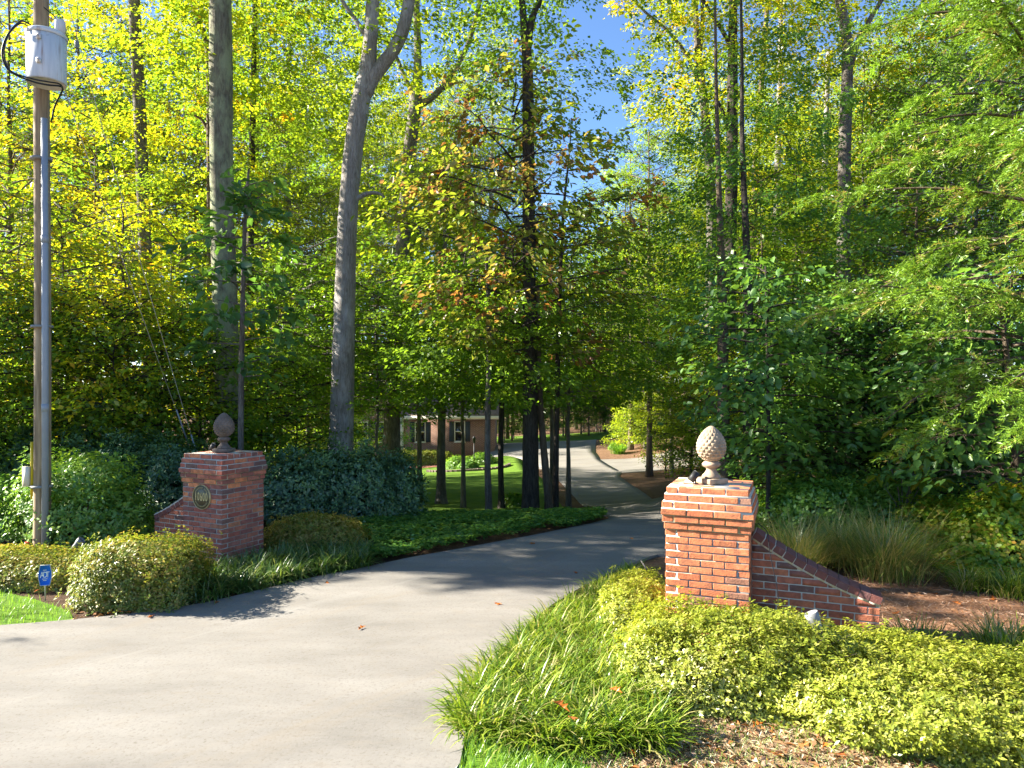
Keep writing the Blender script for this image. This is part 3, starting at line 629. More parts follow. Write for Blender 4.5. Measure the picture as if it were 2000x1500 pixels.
# ------------------------------------------------------------------ house
def housebrick():
    m, t, b = mat('house_brick'); tc = N_(t, 'ShaderNodeTexCoord'); mp = N_(t, 'ShaderNodeMapping'); mp.inputs['Rotation'].default_value = (math.radians(-90), 0, 0)
    t.links.new(tc.outputs['Object'], mp.inputs[0]); bt = N_(t, 'ShaderNodeTexBrick'); t.links.new(mp.outputs[0], bt.inputs[0])
    for k, v in (('Color1', (.20,.08,.05,1)), ('Color2', (.27,.115,.07,1)), ('Mortar', (.36,.30,.24,1)), ('Scale', 1.0), ('Brick Width', .21), ('Row Height', .075), ('Mortar Size', .008)): bt.inputs[k].default_value = v
    t.links.new(bt.outputs[0], b.inputs['Base Color']); b.inputs['Roughness'].default_value = .9; return m
HB = housebrick()
ROOF = plain('roof_shingle', (.17,.125,.12), .9, var=.3, scale=6); SIDING = plain('siding_cream', (.58,.55,.46), .7, var=.05); SHUT = plain('shutter_slate', (.045,.055,.065), .6); PANE = plain('window_dark', (.012,.014,.016), .08, spec=.6); DOORM = plain('door_wood', (.20,.075,.03), .5)
HZ = P(0, 905, 50).z
house = empty('brick_house', (0, 50, HZ), 0, label='brick house with slate shutters and brown roof beyond the lawn', cat='house')
xm0, xm1, xw1 = X(478, 50), X(785, 50), X(966, 50)
mb = MB(); mb.box((xm1, 0, -.6), (xw1, 7.5, 3.28)); obj('wall', mb.mesh('wall', HB), house)
mb = MB(); mb.box((xm0, .25, -.6), (xm1 - .003, 8.5, 4.6)); obj('wall', mb.mesh('wall', HB), house)
def roof(x0, x1, y0, y1, z0, zr, th=.18):
    ym = (y0 + y1) / 2; mb = MB(); v = []
    for x in (x0, x1): v += [(x, y0, z0), (x, y0, z0 + th), (x, ym, zr), (x, ym, zr + th), (x, y1, z0), (x, y1, z0 + th)]
    mb.add(v, [(1, 7, 9, 3), (3, 9, 11, 5), (0, 2, 8, 6), (2, 4, 10, 8), (0, 1, 3, 2), (2, 3, 5, 4), (6, 8, 9, 7), (8, 10, 11, 9), (0, 6, 7, 1), (4, 5, 11, 10)]); return mb
obj('roof', roof(xm1 + .003, xw1 + .35, -.45, 7.95, 3.28, 6.1).mesh('roof', ROOF), house)
mr = obj('roof', roof(xm0 - .4, xm1 + .3, -.25, 9.0, 4.62, 8.4).mesh('roof', ROOF), house)
mb = MB(); mb.box((-15.2, 4.6, 7.4), (-14.2, 5.6, 9.6)); mb.box((-15.26, 4.54, 9.6), (-14.14, 5.66, 9.75)); obj('chimney', mb.mesh('chimney', HB), mr)
gb = empty('gable', (xm1 + .06, 4.4, 4.6)); gb.parent = house
for k in range(24):                                     # clapboards of the gable end and the wall above the wing
    z = -1.25 + k * .2; wdt = 4.1 if z < 0 else max(.05, 4.1 * (1 - (z + .1) / 3.55))
    if z + .2 > 3.4: break
    mb = MB(); mb.box((-.05, -wdt, z), (.01 + .012, wdt, z + .19)); obj('siding_board', mb.mesh('siding_board', SIDING), gb)
mb = MB(); mb.box((xm1 - .12, -.06, 0), (xm1 + .12, .24, 3.2)); obj('corner_board', mb.mesh('corner_board', CREAM), house)
mb = MB(); mb.box((xm1 + .13, -.50, 3.12), (xw1 + .36, -.453, 3.36)); mb.box((xm1 + .13, -.452, 3.12), (xw1 + .36, -.003, 3.16)); obj('fascia', mb.mesh('fascia', CREAM), house)
mb = MB(); mb.box((xm0 - .4, -.32, 4.48), (xm1 + .3, -.253, 4.74)); obj('fascia', mb.mesh('fascia', CREAM), house)
def window(px, y, w_, h_, z, shut=True):
    wx = X(px, 50)
    f = empty('window', (wx, y, z)); f.parent = house
    mb = MB(); t = .07
    mb.box((-w_/2 - t, -.06, -t), (-w_/2, .02, h_ + t)); mb.box((w_/2, -.06, -t), (w_/2 + t, .02, h_ + t)); mb.box((-w_/2, -.06, h_), (w_/2, .02, h_ + t)); mb.box((-w_/2 - t - .03, -.09, -t - .05), (w_/2 + t + .03, .02, -t - .001)); mb.box((-w_/2, -.06, -t), (w_/2, .02, 0)); mb.box((-w_/2, -.045, h_/2 - .025), (w_/2, .02, h_/2 + .025))
    obj('frame', mb.mesh('frame', CREAM), f)
    mb = MB(); mb.box((-w_/2 + .002, -.02, .002), (w_/2 - .002, .0, h_ - .002)); obj('pane', mb.mesh('pane', PANE), f)
    if shut:
        for s in (-1, 1):
            xo = s * (w_ / 2 + t + .19); mb = MB(); mb.box((xo - .17, -.035, -.05), (xo + .17, -.003, h_ + .05))
            for k in range(12): mb.box((xo - .13, -.05, .02 + k * h_ / 12), (xo + .13, -.036, .06 + k * h_ / 12))
            obj('shutter', mb.mesh('shutter', SHUT), f)
zw = lambda py: P(0, py, 50).z - HZ
window(821, -.01, .62, 1.32, zw(862)); window(898, -.01, .62, 1.32, zw(861))
window(707, .24, .62, 1.3, zw(862)); window(560, .24, .8, 1.4, zw(865)); window(520, .24, .8, 1.4, zw(865)); window(745, .24, .7, 1.3, zw(862))
dr = empty('front_door', (X(632, 50), .24, .25)); dr.parent = house
mb = MB(); mb.box((-.72, -.08, 0), (-.5, .02, 2.3)); mb.box((.5, -.08, 0), (.72, .02, 2.3)); mb.box((-.72, -.08, 2.301), (.72, .02, 2.55)); mb.box((-.85, -.12, 2.551), (.85, .02, 2.65)); obj('door_frame', mb.mesh('door_frame', CREAM), dr)
mb = MB(); mb.box((-.46, -.03, 0), (.46, .01, 2.28)); obj('door_leaf', mb.mesh('door_leaf', DOORM), dr)
mb = MB(); mb.box((-.3, -.045, .9), (-.05, -.031, 2.1)); mb.box((.05, -.045, .9), (.3, -.031, 2.1)); obj('pane', mb.mesh('pane', PANE), dr)
mb = MB(); mb.box((X(632, 50) - 1.3, -1.3, -.4), (X(632, 50) + 1.3, .23, .24)); obj('porch_step', mb.mesh('porch_step', HB), house)
mb = MB(); mb.box((X(632, 50) - 1.4, -1.35, 3.05), (X(632, 50) + 1.4, .24, 3.28))
for s in (-1.2, 1.2): mb.box((X(632, 50) + s - .09, -1.2, .245), (X(632, 50) + s + .09, -1.02, 3.049))
obj('porch_roof', mb.mesh('porch_roof', SIDING), house)

# ------------------------------------------------------------------ plants: generators
def noise3(p, g, f=2.0):
    ph = g.uniform(0, 6.28, (4, 3)); k = g.normal(size=(4, 3)) * f
    return sum(np.sin(p @ k[i] + ph[i, 0]) for i in range(4)) / 4

TW = [None]
def twig_mesh(mb, off=(0, 0, 0), r0=.007, r1=.003):
    """thin three-sided twigs from the boughs to the leaf clusters"""
    a, b = TW[0]; a = a + np.array(off); b = b + np.array(off); n = len(a); d = norm(b - a); u = norm(np.cross(d, [0.13, .2, 1.0])); v = np.cross(d, u); R = []
    for p, r in ((a, r0), (b, r1)):
        for k in range(3): R.append(p + (u * math.cos(2.0944 * k) + v * math.sin(2.0944 * k)) * r)
    vv = np.stack(R, 1).reshape(-1, 3); k0 = np.arange(n)[:, None] * 6
    mb.add(vv, np.concatenate([k0 + np.array([j, (j + 1) % 3, 3 + (j + 1) % 3, 3 + j])[None] for j in range(3)]))
def crown_arrays(seed, z0, z1, R, ns, nl, prof='oval', flat=.10, up=.25, spread=.42, inner=.25, clump=13, csig=.13):
    """sprays of leaves on branches round an axis: returns leaf pos, dir, normal, rnd and the branch lines"""
    g = np.random.default_rng(seed)
    u = (np.arange(ns) + g.uniform(0, 1, ns)) / ns; zc = z0 + (z1 - z0) * u
    if prof == 'oval': rp = np.sqrt(np.clip(1 - (2 * np.clip(u * .95 + .03, 0, 1) - .9) ** 2, .05, 1))
    elif prof == 'layer': rp = .55 + .45 * np.sin(np.pi * (u * .8 + .2))
    else: rp = 1 - .75 * u
    Lb = R * rp * g.uniform(.55, 1.12, ns); az = np.arange(ns) * 2.39996 + g.normal(0, .45, ns)
    slope = up * g.uniform(.2, 1.4, ns) + .5 * np.clip(u - .7, 0, 1) * 2
    sag = g.uniform(.1, .4, ns); sv = g.uniform(0, 1, ns)
    H_ = np.stack([np.cos(az), np.sin(az), 0 * az], 1); S_ = np.stack([-np.sin(az), np.cos(az), 0 * az], 1)
    cnt = np.maximum(6, (nl * (Lb / R) ** 1.5 * g.uniform(.6, 1.4, ns)).astype(int)); idx = np.repeat(np.arange(ns), cnt); N = len(idx)
    kc = np.maximum(2, cnt // clump); c0 = np.concatenate([[0], np.cumsum(kc)[:-1]]); pick = c0[idx] + (g.uniform(0, 1, N) * kc[idx]).astype(int); M_ = int(kc.sum())
    t = (inner + (1.02 - inner) * g.uniform(0, 1, M_) ** .7)[pick]
    lat = g.uniform(-1, 1, M_); lat = (np.sign(lat) * np.abs(lat) ** .8)[pick]; cz_ = g.normal(0, flat * 1.6, M_)[pick]; crn = g.uniform(0, 1, M_)[pick]
    wd = spread * Lb[idx] * np.sin(np.pi * np.clip(t * .85 + .08, 0, 1)) ** .8
    # leaves gather along side twigs
    tw = np.round(t * 9 + .5 * np.sign(lat)) / 9.0; t2 = t * .45 + tw * .55 + np.abs(lat) * .10
    x = t2 * Lb[idx]
    pos = H_[idx] * x[:, None] + S_[idx] * (lat * wd)[:, None]
    pos[:, 2] = zc[idx] + slope[idx] * x - sag[idx] * (t2 ** 2) * Lb[idx] * .5 - np.abs(lat) * wd * .18 + cz_ * Lb[idx] * .35
    pos = pos + g.normal(0, 1, (N, 3)) * np.array([1, 1, .62])[None] * csig
    d = H_[idx] * g.uniform(.3, 1.1, N)[:, None] + S_[idx] * (np.sign(lat) * g.uniform(.2, 1, N))[:, None] + g.normal(0, .35, (N, 3)); d[:, 2] -= .25
    nrm = np.array([0, 0, 1.0])[None] + g.normal(0, .42, (N, 3))
    rnd = np.clip(.38 * sv[idx] + .27 * crn + .35 * g.uniform(0, 1, N), 0, 1)
    cc = np.zeros((M_, 3)); cn_ = np.zeros(M_); np.add.at(cc, pick, pos); np.add.at(cn_, pick, 1); ci = np.repeat(np.arange(ns), kc); ok = cn_ > 0
    cc = cc[ok] / cn_[ok][:, None]; ci = ci[ok]; xa = np.clip((cc * H_[ci]).sum(1) * .74, 0, .92 * Lb[ci])
    at_ = H_[ci] * xa[:, None]; at_[:, 2] = zc[ci] + slope[ci] * xa - sag[ci] * (xa / Lb[ci]) ** 2 * Lb[ci] * .5
    TW[0] = (at_, cc)
    br = []
    for i in range(ns):
        tt = np.linspace(0, .92, 6); xx = tt * Lb[i]
        p = H_[i][None] * xx[:, None]; p[:, 2] = zc[i] + slope[i] * xx - sag[i] * tt ** 2 * Lb[i] * .5
        p[:, :2] += g.normal(0, .03, (6, 2)) * Lb[i] * tt[:, None]
        br.append((p, .012 + .018 * Lb[i] / max(R, .1) * (R / 3)))
    return pos, d, nrm, rnd, br, g

def variant(name, seed, H_, z0, R, ns, nl, leafL, leafW, trunk_r, bk, hexa=False, **k):
    pos, d, nrm, rnd, br, g = crown_arrays(seed, z0, H_, R, ns, nl, **k)
    mb = MB(); N = len(pos); sz = g.uniform(.7, 1.25, N)
    leaves(mb, pos, d, nrm, leafL * sz, leafW * sz, rnd, hexa=hexa)
    cme = mb.mesh(name + '_crown'); cme.materials.append(LM['green'])
    mb = MB(); zz = np.linspace(-.3, H_ * .97, 22); wob = np.cumsum(g.normal(0, .03, (22, 2)), 0) * (zz / H_)[:, None]
    rr = trunk_r * (1 - .88 * np.clip(zz / H_, 0, 1)) * (1 + .5 * np.exp(-np.clip(zz, 0, 9) / .35))
    mb.tube(np.column_stack([wob, zz]), rr, 12, rough=.06, seed=seed)
    for p, r in br: mb.tube(p, np.linspace(min(r, trunk_r * .5), .006, 6), 4, cap=False)
    twig_mesh(mb)
    tme = mb.mesh(name + '_trunk', BK[bk], True); return tme, cme

VAR = {}
VAR['canopy_a'] = variant('canopy_a', 11, 21, 6.5, 4.6, 84, 390, .125, .078, .20, 'mid', up=.5, spread=.34)
VAR['canopy_b'] = variant('canopy_b', 12, 24, 9.0, 5.0, 78, 400, .128, .08, .24, 'grey', up=.6, flat=.14, spread=.34)
VAR['canopy_c'] = variant('canopy_c', 13, 18, 4.5, 3.8, 78, 360, .12, .073, .16, 'brown', up=.45, spread=.34)
VAR['mid_a'] = variant('mid_a', 21, 11, 2.2, 3.0, 66, 230, .12, .072, .085, 'mid', prof='layer', up=.3, spread=.36)
VAR['mid_b'] = variant('mid_b', 22, 9, 1.4, 2.6, 58, 220, .115, .068, .07, 'brown', prof='layer', up=.25, flat=.08, spread=.36)
VAR['low_a'] = variant('low_a', 31, 5.5, .7, 2.0, 60, 150, .10, .062, .045, 'mid', prof='layer', up=.25)
VAR['low_b'] = variant('low_b', 32, 3.4, .25, 1.5, 50, 150, .095, .058, .03, 'dark', prof='layer', up=.4)
VAR['layer'] = variant('layer', 41, 5.2, 2.15, 2.6, 32, 330, .105, .062, .05, 'mid', prof='layer', up=.10, flat=.05, spread=.5, inner=.1, csig=.10)

VAR['shade'] = variant('shade', 17, 17, 6.8, 3.4, 84, 400, .15, .10, .18, 'mid', up=.4, spread=.36)  # dense high crown shaped to cast shade from outside the view
def tree(name, kind, x, y, mat_, label, group=None, sc=1.0, rz=None, cat='tree', sz=None, trunk_mat=None):
    tme, cme = VAR[kind]; z = zt(x, y)
    root = empty(name, (x, y, z), random.uniform(0, 6.28) if rz is None else rz, label=label, cat=cat, group=group)
    root.scale = (sc, sc, sc if sz is None else sz)
    obj('trunk', tme, root, mat=BK[trunk_mat] if trunk_mat else tme.materials[0]); obj('crown', cme, root, mat=LM[mat_]); return root

def key_trunk(D, lines, nside=18, rough=.05):
    """trunk and limbs drawn as lines of (px, py, width px) at depth D; returns a mesh builder local to the base"""
    base = P(lines[0][0][0], lines[0][0][1], D); base.z = zt(base.x, base.y) ; mb = MB()
    for li, ln in enumerate(lines):
        pts = [P(a, b, D + (c2[0] if len(c2) else 0)) - base for a, b, c, *c2 in ln]; rad = [c * D / F / 2 for a, b, c, *_ in ln]
        if li == 0:
            pts[0].z = -.35
        k = 8 if li == 0 else 5; n = len(pts); sp = spline([tuple(p) for p in pts], k)
        rr = np.interp(np.arange(len(sp)) / k, np.arange(n), rad)
        if li == 0: rr = rr * (1 + .35 * np.exp(-np.clip(np.array([s[2] for s in sp]), 0, 9) / .3))
        mb.tube(sp, rr, nside if li == 0 else 10, rough=rough, seed=int(D * 10) + li)
    return base, mb
def key_tree(name, label, D, lines, bk, crown=None, cmat='green', coff=(0, 0, 0), csc=1.0, group=None, crot=0.0):
    base, mb = key_trunk(D, lines); root = empty(name, base, label=label, cat='tree', group=group)
    obj('trunk', mb.mesh('trunk', BK[bk], True), root)
    if crown is not None:
        me = VAR[crown][1] if isinstance(crown, str) else crown
        c = obj('crown', me, root, mat=LM[cmat], loc=coff, rot=(0, 0, crot)); c.scale = (csc, csc, csc)
        if isinstance(crown, str):
            b = obj('branch_work', VAR[crown][0], root, loc=coff, rot=(0, 0, crot)) if False else None
    return root

def big_crown(seed, z0, z1, R, ns, nl, L, W, hexa=True, **k):
    pos, d, nrm, rnd, br, g = crown_arrays(seed, z0, z1, R, ns, nl, **k); mb = MB(); sz = g.uniform(.65, 1.25, len(pos))
    leaves(mb, pos, d, nrm, L * sz, W * sz, rnd, hexa=hexa, droop=.2); me = mb.mesh('crown'); br.append(TW[0])
    return me, br
def add_branches(root, br, bk, off=(0, 0, 0), rmax=.03, sides=5):
    mb = MB(); o = np.array(off)
    TW[0] = br[-1]; twig_mesh(mb, off, .006)
    for p, r in br[:-1]: mb.tube(p + o, np.linspace(min(r, rmax), .005, 6), sides, cap=False)
    return tag(obj('branchwork', mb.mesh('branchwork', BK[bk], True), root), kind='stuff')

# ------------------------------------------------------------------ trees with a place of their own
key_tree('slim_tree', 'slender mottled grey tree between the utility pole and the thick lichen trunk', 17, [[(301,930,32),(299,830,28),(296,740,27),(288,600,25),(280,400,23),(272,200,22),(262,0,21),(258,-200,18),(255,-500,12)]], 'mid', 'canopy_b', 'gold', (-.3, 0, .3), .85)
key_tree('lichen_tree', 'thick straight trunk with green lichen behind the plaque pillar', 15, [[(449,960,62),(447,860,52),(445,800,50),(440,600,46),(434,400,44),(432,200,43),(431,0,42),(430,-250,38),(428,-600,28)]], 'lichen', 'canopy_b', 'yellowgreen', (.3, .8, .5), .88)
key_tree('leaning_trunk', 'thin brown trunk hugging the left side of the lichen tree', 17.5, [[(416,930,20),(414,820,17),(412,600,15),(410,300,13),(406,100,11),(380,20,8),(365,-60,6)], [(409,260,8),(395,235,6),(380,225,4)]], 'brown', 'canopy_c', 'yellowgreen', (-.6, .5, 1.5), .75)
key_tree('dark_trunk', 'dark narrow trunk just right of the lichen tree', 19, [[(485,930,20),(485,800,17),(487,600,16),(490,400,13),(494,200,11),(498,0,9)]], 'dark', 'mid_a', 'green', (.2, .8, 7.0), .7)
r = key_tree('forked_oak', 'pale grey oak that forks into two heavy limbs, left of centre', 16, [[(665,960,58),(666,890,50),(668,820,46),(672,650,42),(678,450,38),(689,300,36),(704,200,36),(717,140,33),(723,80,27),(728,0,25),(733,-120,22),(742,-420,16)],
    [(712,185,30),(728,152,29),(748,126,27),(770,95,26),(788,55,25),(799,0,24),(806,-80,20),(815,-300,14)], [(686,394,11),(704,384,10),(722,377,8),(740,378,6),(752,386,3)], [(716,70,12),(695,40,9),(668,0,7),(640,-60,5)]], 'grey', 'canopy_b', 'yellowgreen', (-.6, 1.4, .2), .95)
key_tree('branching_oak', 'mid brown tree with curved upper limbs behind the forked oak', 23, [[(763,960,42),(764,900,36),(766,800,32),(775,600,28),(790,430,26),(800,300,25),(812,200,24),(816,120,15),(813,0,12),(808,-150,9)],
    [(812,208,16),(842,192,13),(868,165,11),(895,125,10),(918,75,9),(938,0,8),(950,-80,6)], [(812,195,11),(795,160,9),(780,125,7),(762,80,5)], [(845,190,8),(880,165,6),(905,160,4)]], 'mid', 'canopy_a', 'yellowgreen', (.7, .3, 1.6), 1.0)
key_tree('lawn_tree', 'small dark tree with a root flare standing on the lawn', 24, [[(863,990,24),(862,955,18),(862,880,16),(863,790,15),(865,650,12),(868,500,9),(872,380,5)]], 'mid', 'mid_b', 'green', (0, 0, 2.4), .85)
key_tree('understory_tree', 'thin leaning pale-barked trunk, leftmost of the cluster beside the ground cover', 15.3, [[(956,1030,16),(954,980,13),(952,900,12),(953,780,11),(955,650,9),(950,500,6)]], 'mid', 'layer', 'green', (-.2, -.2, .55), .95)
key_tree('understory_tree', 'thin dark trunk set back between the cluster and the lawn', 19, [[(980,1000,13),(979,960,11),(978,880,11),(980,780,10),(984,600,7),(988,450,4)]], 'dark', 'layer', 'green', (0, -.2, .75), 1.05, crot=2.0)
key_tree('tall_dark_tree', 'tall dark straight trunk forking high up, right of the lawn', 15.5, [[(1036,1040,42),(1036,1000,34),(1036,900,31),(1036,800,29),(1034,600,26),(1033,400,24),(1032,250,23),(1030,120,21),(1023,40,14),(1018,-40,12),(1008,-300,9)], [(1030,100,15),(1036,50,14),(1047,15,12),(1056,-10,11),(1085,-200,8)]], 'dark', 'canopy_c', 'green', (.5, .6, 4.6), .85)
key_tree('understory_tree', 'thin brown trunk bowing to the left beside the tall dark trunk', 15.6, [[(1074,1015,18),(1071,980,15),(1064,900,14),(1056,800,12),(1052,700,11),(1050,560,8)]], 'brown', 'layer', 'green', (.6, .2, .75), .9, crot=4.0)
oak_me, oak_br = big_crown(77, 3.4, 8.6, 2.6, 54, 230, .14, .085, prof='layer', up=.3, flat=.2, spread=.5)
r = key_tree('rusty_oak', 'slim dark oak with rust and orange leaves at the centre', 15.8, [[(1085,1018,14),(1085,980,12),(1086,900,11),(1088,780,10),(1092,600,9),(1100,420,6),(1112,300,3),(1116,230,1.5)]], 'dark', oak_me, 'oak', (-.95, -1.2, .2))
add_branches(r, oak_br, 'dark', (-.95, -1.2, .2))
key_tree('wood_tree', 'slender trunk curving left at its top, behind the sunny pillar', 21, [[(1390,930,26),(1388,800,22),(1386,640,20),(1390,450,19),(1386,320,18),(1374,190,16),(1362,90,12),(1358,0,9),(1352,-150,7)], [(1374,185,10),(1345,115,8),(1305,62,6),(1262,25,5),(1235,0,3)], [(1366,110,9),(1372,50,8),(1370,-30,6)]], 'mid', 'canopy_c', 'gold', (.5, .5, 5.2), .9)
key_tree('wood_tree', 'taller darker trunk right next to the curving slender one', 19, [[(1425,940,30),(1424,820,27),(1424,700,25),(1426,500,24),(1430,300,22),(1431,120,19),(1432,0,15),(1434,-200,10)], [(1430,95,10),(1408,55,8),(1385,20,6),(1365,-20,4)], [(1428,260,9),(1410,215,7),(1398,190,5)]], 'dark', 'canopy_a', 'yellowgreen', (.2, .8, 2.8), .85)
key_tree('wood_tree', 'thin trunk in sun flecks, second right of the tall dark one', 24, [[(1512,930,16),(1513,700,14),(1515,480,13),(1520,280,11),(1524,100,9),(1526,-80,7)]], 'grey', 'mid_a', 'yellowgreen', (0, .5, 1.5), .95)
key_tree('wood_tree', 'thin shaded trunk, first right of the tall dark one', 26, [[(1468,930,18),(1466,700,16),(1470,480,15),(1478,300,13),(1490,120,10),(1500,0,8)]], 'brown', 'canopy_c', 'yellowgreen', (0, .5, 1.5), .8)
key_tree('wood_tree', 'stout trunk half hidden by the cedar boughs', 18, [[(1652,930,30),(1652,700,27),(1648,500,25),(1650,300,23),(1655,100,20),(1640,0,18),(1628,-100,15)], [(1653,160,14),(1672,90,12),(1695,45,10),(1722,0,8)]], 'mid', 'canopy_a', 'gold', (.4, .8, 3.5), .8)
key_tree('wood_tree', 'pale thin trunk left of the stout half hidden one', 26, [[(1606,930,16),(1606,700,14),(1607,480,13),(1612,300,11),(1618,100,8)]], 'grey', 'mid_a', 'gold', (0, .5, 1.2), .9)
key_tree('wood_tree', 'short brown trunk seen directly behind the pale pineapple', 14, [[(1415,985,30),(1414,900,26),(1413,800,23),(1412,650,20),(1408,480,14),(1402,300,9),(1398,120,6),(1396,-80,4),(1394,-260,2)]], 'brown', 'mid_b', 'green', (.6, 1.5, 1.4), .85)
key_tree('wood_tree', 'near-black trunk just right of the pale pineapple', 13, [[(1467,985,32),(1466,900,28),(1463,800,24),(1462,650,21),(1458,480,14),(1450,280,9),(1449,100,6),(1446,-80,4),(1445,-260,2)]], 'dark', 'mid_a', 'dark', (.8, 1.2, 1.2), .75)

# big-leaved saplings
def sapling(name, label, D, line, seed, z0, z1, R, ns, nl, L, W, cm, bk='mid', off=(0, 0, 0), **k):
    base, mb = key_trunk(D, [line], 10); root = empty(name, base, label=label, cat='tree')
    obj('trunk', mb.mesh('trunk', BK[bk], True), root); me, br = big_crown(seed, z0, z1, R, ns, nl, L, W, **k)
    obj('crown', me, root, mat=LM[cm], loc=off); add_branches(root, br, bk, off, .02); return root
sapling('big_leaf_sapling', 'sapling with large drooping dark green leaves in front of the lichen trunk', 12.6, [(470,960,12),(471,750,11),(475,550,9),(480,400,7),(486,330,4)], 51, 2.3, 6.2, 1.25, 26, 48, .21, .12, 'dark', up=.2, spread=.5)
sapling('big_leaf_sapling', 'dark leafy sapling with a thin black stem right of the pale pineapple', 11, [(1500,985,9),(1501,880,8),(1500,750,7),(1497,620,5),(1495,520,3)], 52, .95, 4.0, 1.45, 36, 150, .125, .078, 'dark', 'dark', prof='layer', up=.2, flat=.12)
sapling('dogwood_tree', 'dark dogwood with broad oval leaves at the right edge below the cedar', 9.4, [(1990,1010,16),(1985,900,14),(1975,780,12),(1960,640,9),(1950,560,5)], 53, .95, 3.7, 1.75, 44, 130, .125, .075, 'dark', 'brown', (-.1, 0, 0), prof='layer', up=.12, flat=.10)

# the woods: trees like one another, region by region
def px_tree(px, D, kind, m, name, label, group, sc=1.0, **k):
    return tree(name, kind, X(px, D), D, m, label, group, sc, **k)
gl = np.random.default_rng(5)
LB = {
 'left': ('wood_tree', 'yellow and gold leaved tree in the woods behind the utility pole', 'gold leaved trees of the left woods'),
 'house': ('wood_tree', 'tall yellow-green tree standing behind the brick house', 'tall trees behind the house'),
 'right': ('wood_tree', 'yellow-green leafy tree in the woods behind the sunny pillar', 'leafy trees of the right woods'),
 'lawn': ('house_tree', 'tall tree', 'tall trees close behind the house'),
 'back': ('undergrowth_shrub', '', 'undergrowth beyond the far drive'),
 'mid': ('young_tree', 'young green tree with layered boughs shading the lawn', 'young trees around the lawn'),
 'under': ('understory_shrub', 'dark leafy undergrowth shrub below the right woods', 'undergrowth shrubs of the right woods'),
 'underl': ('understory_shrub', 'leafy undergrowth bush behind the left hedge shrubs', 'undergrowth bushes of the left woods'),
}
LANDMARKS = [(82,'the utility pole'),(285,'the mottled tree'),(440,'the lichen trunk'),(675,'the forked oak'),(862,'the lawn tree'),(1035,'the tall dark trunk'),(1200,'the far drive'),(1388,'the curving trunk'),(1500,'the black sapling'),(1650,'the stout trunk'),(1850,'the dogwood')]
ORD = ['nearest','second nearest','third nearest','fourth nearest','fifth nearest','sixth nearest','seventh nearest','eighth nearest','ninth nearest']
WORD = {'left':'woodland tree','house':'distant tree','right':'woodland tree','back':'far shrub','mid':'layered young tree','under':'undergrowth shrub','underl':'undergrowth bush','lawn':'house tree'}
HUE = {'gold':'gold','green':'green','yellowgreen':'yellow-green','dark':'dark green'}
def put(reg, rows, cat='tree'):
    nm, lb, gr = LB[reg]; gaps = {}
    for r_ in rows: gaps.setdefault((sum(r_[0] > a for a, _ in LANDMARKS), r_[3]), []).append(r_)
    for (k_, m_), rs in gaps.items():
        where = 'left of ' + LANDMARKS[0][1] if k_ == 0 else 'right of ' + LANDMARKS[-1][1] if k_ == len(LANDMARKS) else 'between ' + LANDMARKS[k_ - 1][1] + ' and ' + LANDMARKS[k_][1]
        for i_, (px, D, kind, m, sc) in enumerate(sorted(rs, key=lambda q: q[1])):
            t_ = HUE[m] + ' ' + WORD[reg] + ' ' + where if len(rs) == 1 else ORD[i_] + ' ' + HUE[m] + ' ' + WORD[reg] + ' ' + where
            px_tree(px, D, kind, m, nm, t_, gr, sc * gl.uniform(.94, 1.06), cat=cat)
put('left', [(20,26.5,'canopy_c','gold',1.0),(190,18,'mid_b','gold',1.05),(235,30,'canopy_c','green',1.05),(330,27,'mid_a','green',1.15),(385,27,'canopy_a','gold',.9),(150,28,'canopy_a','green',.85),
   (60,31,'canopy_b','gold',.9),(300,32,'canopy_b','green',.8),(520,26,'mid_a','yellowgreen',1.1),(560,31,'canopy_b','yellowgreen',1.0),(500,30,'canopy_a','gold',1.0),(600,24,'mid_b','green',1.0),(240,15,'low_a','gold',1.1),(120,14.5,'low_a','gold',1.15),(350,16,'low_a','gold',1.0),(20,15,'low_a','green',1.2),(620,29,'mid_a','yellowgreen',1.1),
   (0,37,'canopy_b','gold',1.0),(110,39,'canopy_a','gold',1.0),(230,36,'canopy_b','yellowgreen',.85),(400,58,'canopy_b','yellowgreen',1.3),(-60,52,'canopy_a','gold',1.1),(60,60,'canopy_b','yellowgreen',1.1),(180,62,'canopy_a','gold',1.0),(280,65,'canopy_b','yellowgreen',1.0),(400,64,'canopy_a','yellowgreen',1.0)])
put('house', [(500,68,'canopy_b','yellowgreen',1.37),(580,63,'canopy_a','yellowgreen',1.49),(650,70,'canopy_b','yellowgreen',1.49),(720,64,'canopy_a','yellowgreen',1.43),(790,72,'canopy_b','gold',1.43),(860,66,'canopy_a','yellowgreen',1.43),(930,74,'canopy_b','yellowgreen',1.37),(990,68,'canopy_c','green',1.32),(1060,72,'canopy_c','green',1.26),
   (1125,76,'canopy_c','yellowgreen',1.14),(1180,70,'canopy_c','yellowgreen',1.02),(1240,78,'canopy_c','yellowgreen',1.14),(540,85,'canopy_a','gold',1.56),(700,88,'canopy_b','yellowgreen',1.56),(850,90,'canopy_a','yellowgreen',1.56),(1000,92,'canopy_c','yellowgreen',1.38),(1100,95,'canopy_c','gold',1.26),(1200,94,'canopy_c','yellowgreen',1.20),
   (1030,66,'mid_a','green',1.0),(1105,68,'mid_b','dark',1.1),(1150,67,'mid_b','green',1.1),(1210,66,'mid_a','yellowgreen',1.0),(1000,64,'mid_b','dark',1.0),(960,62,'mid_a','green',.9)])
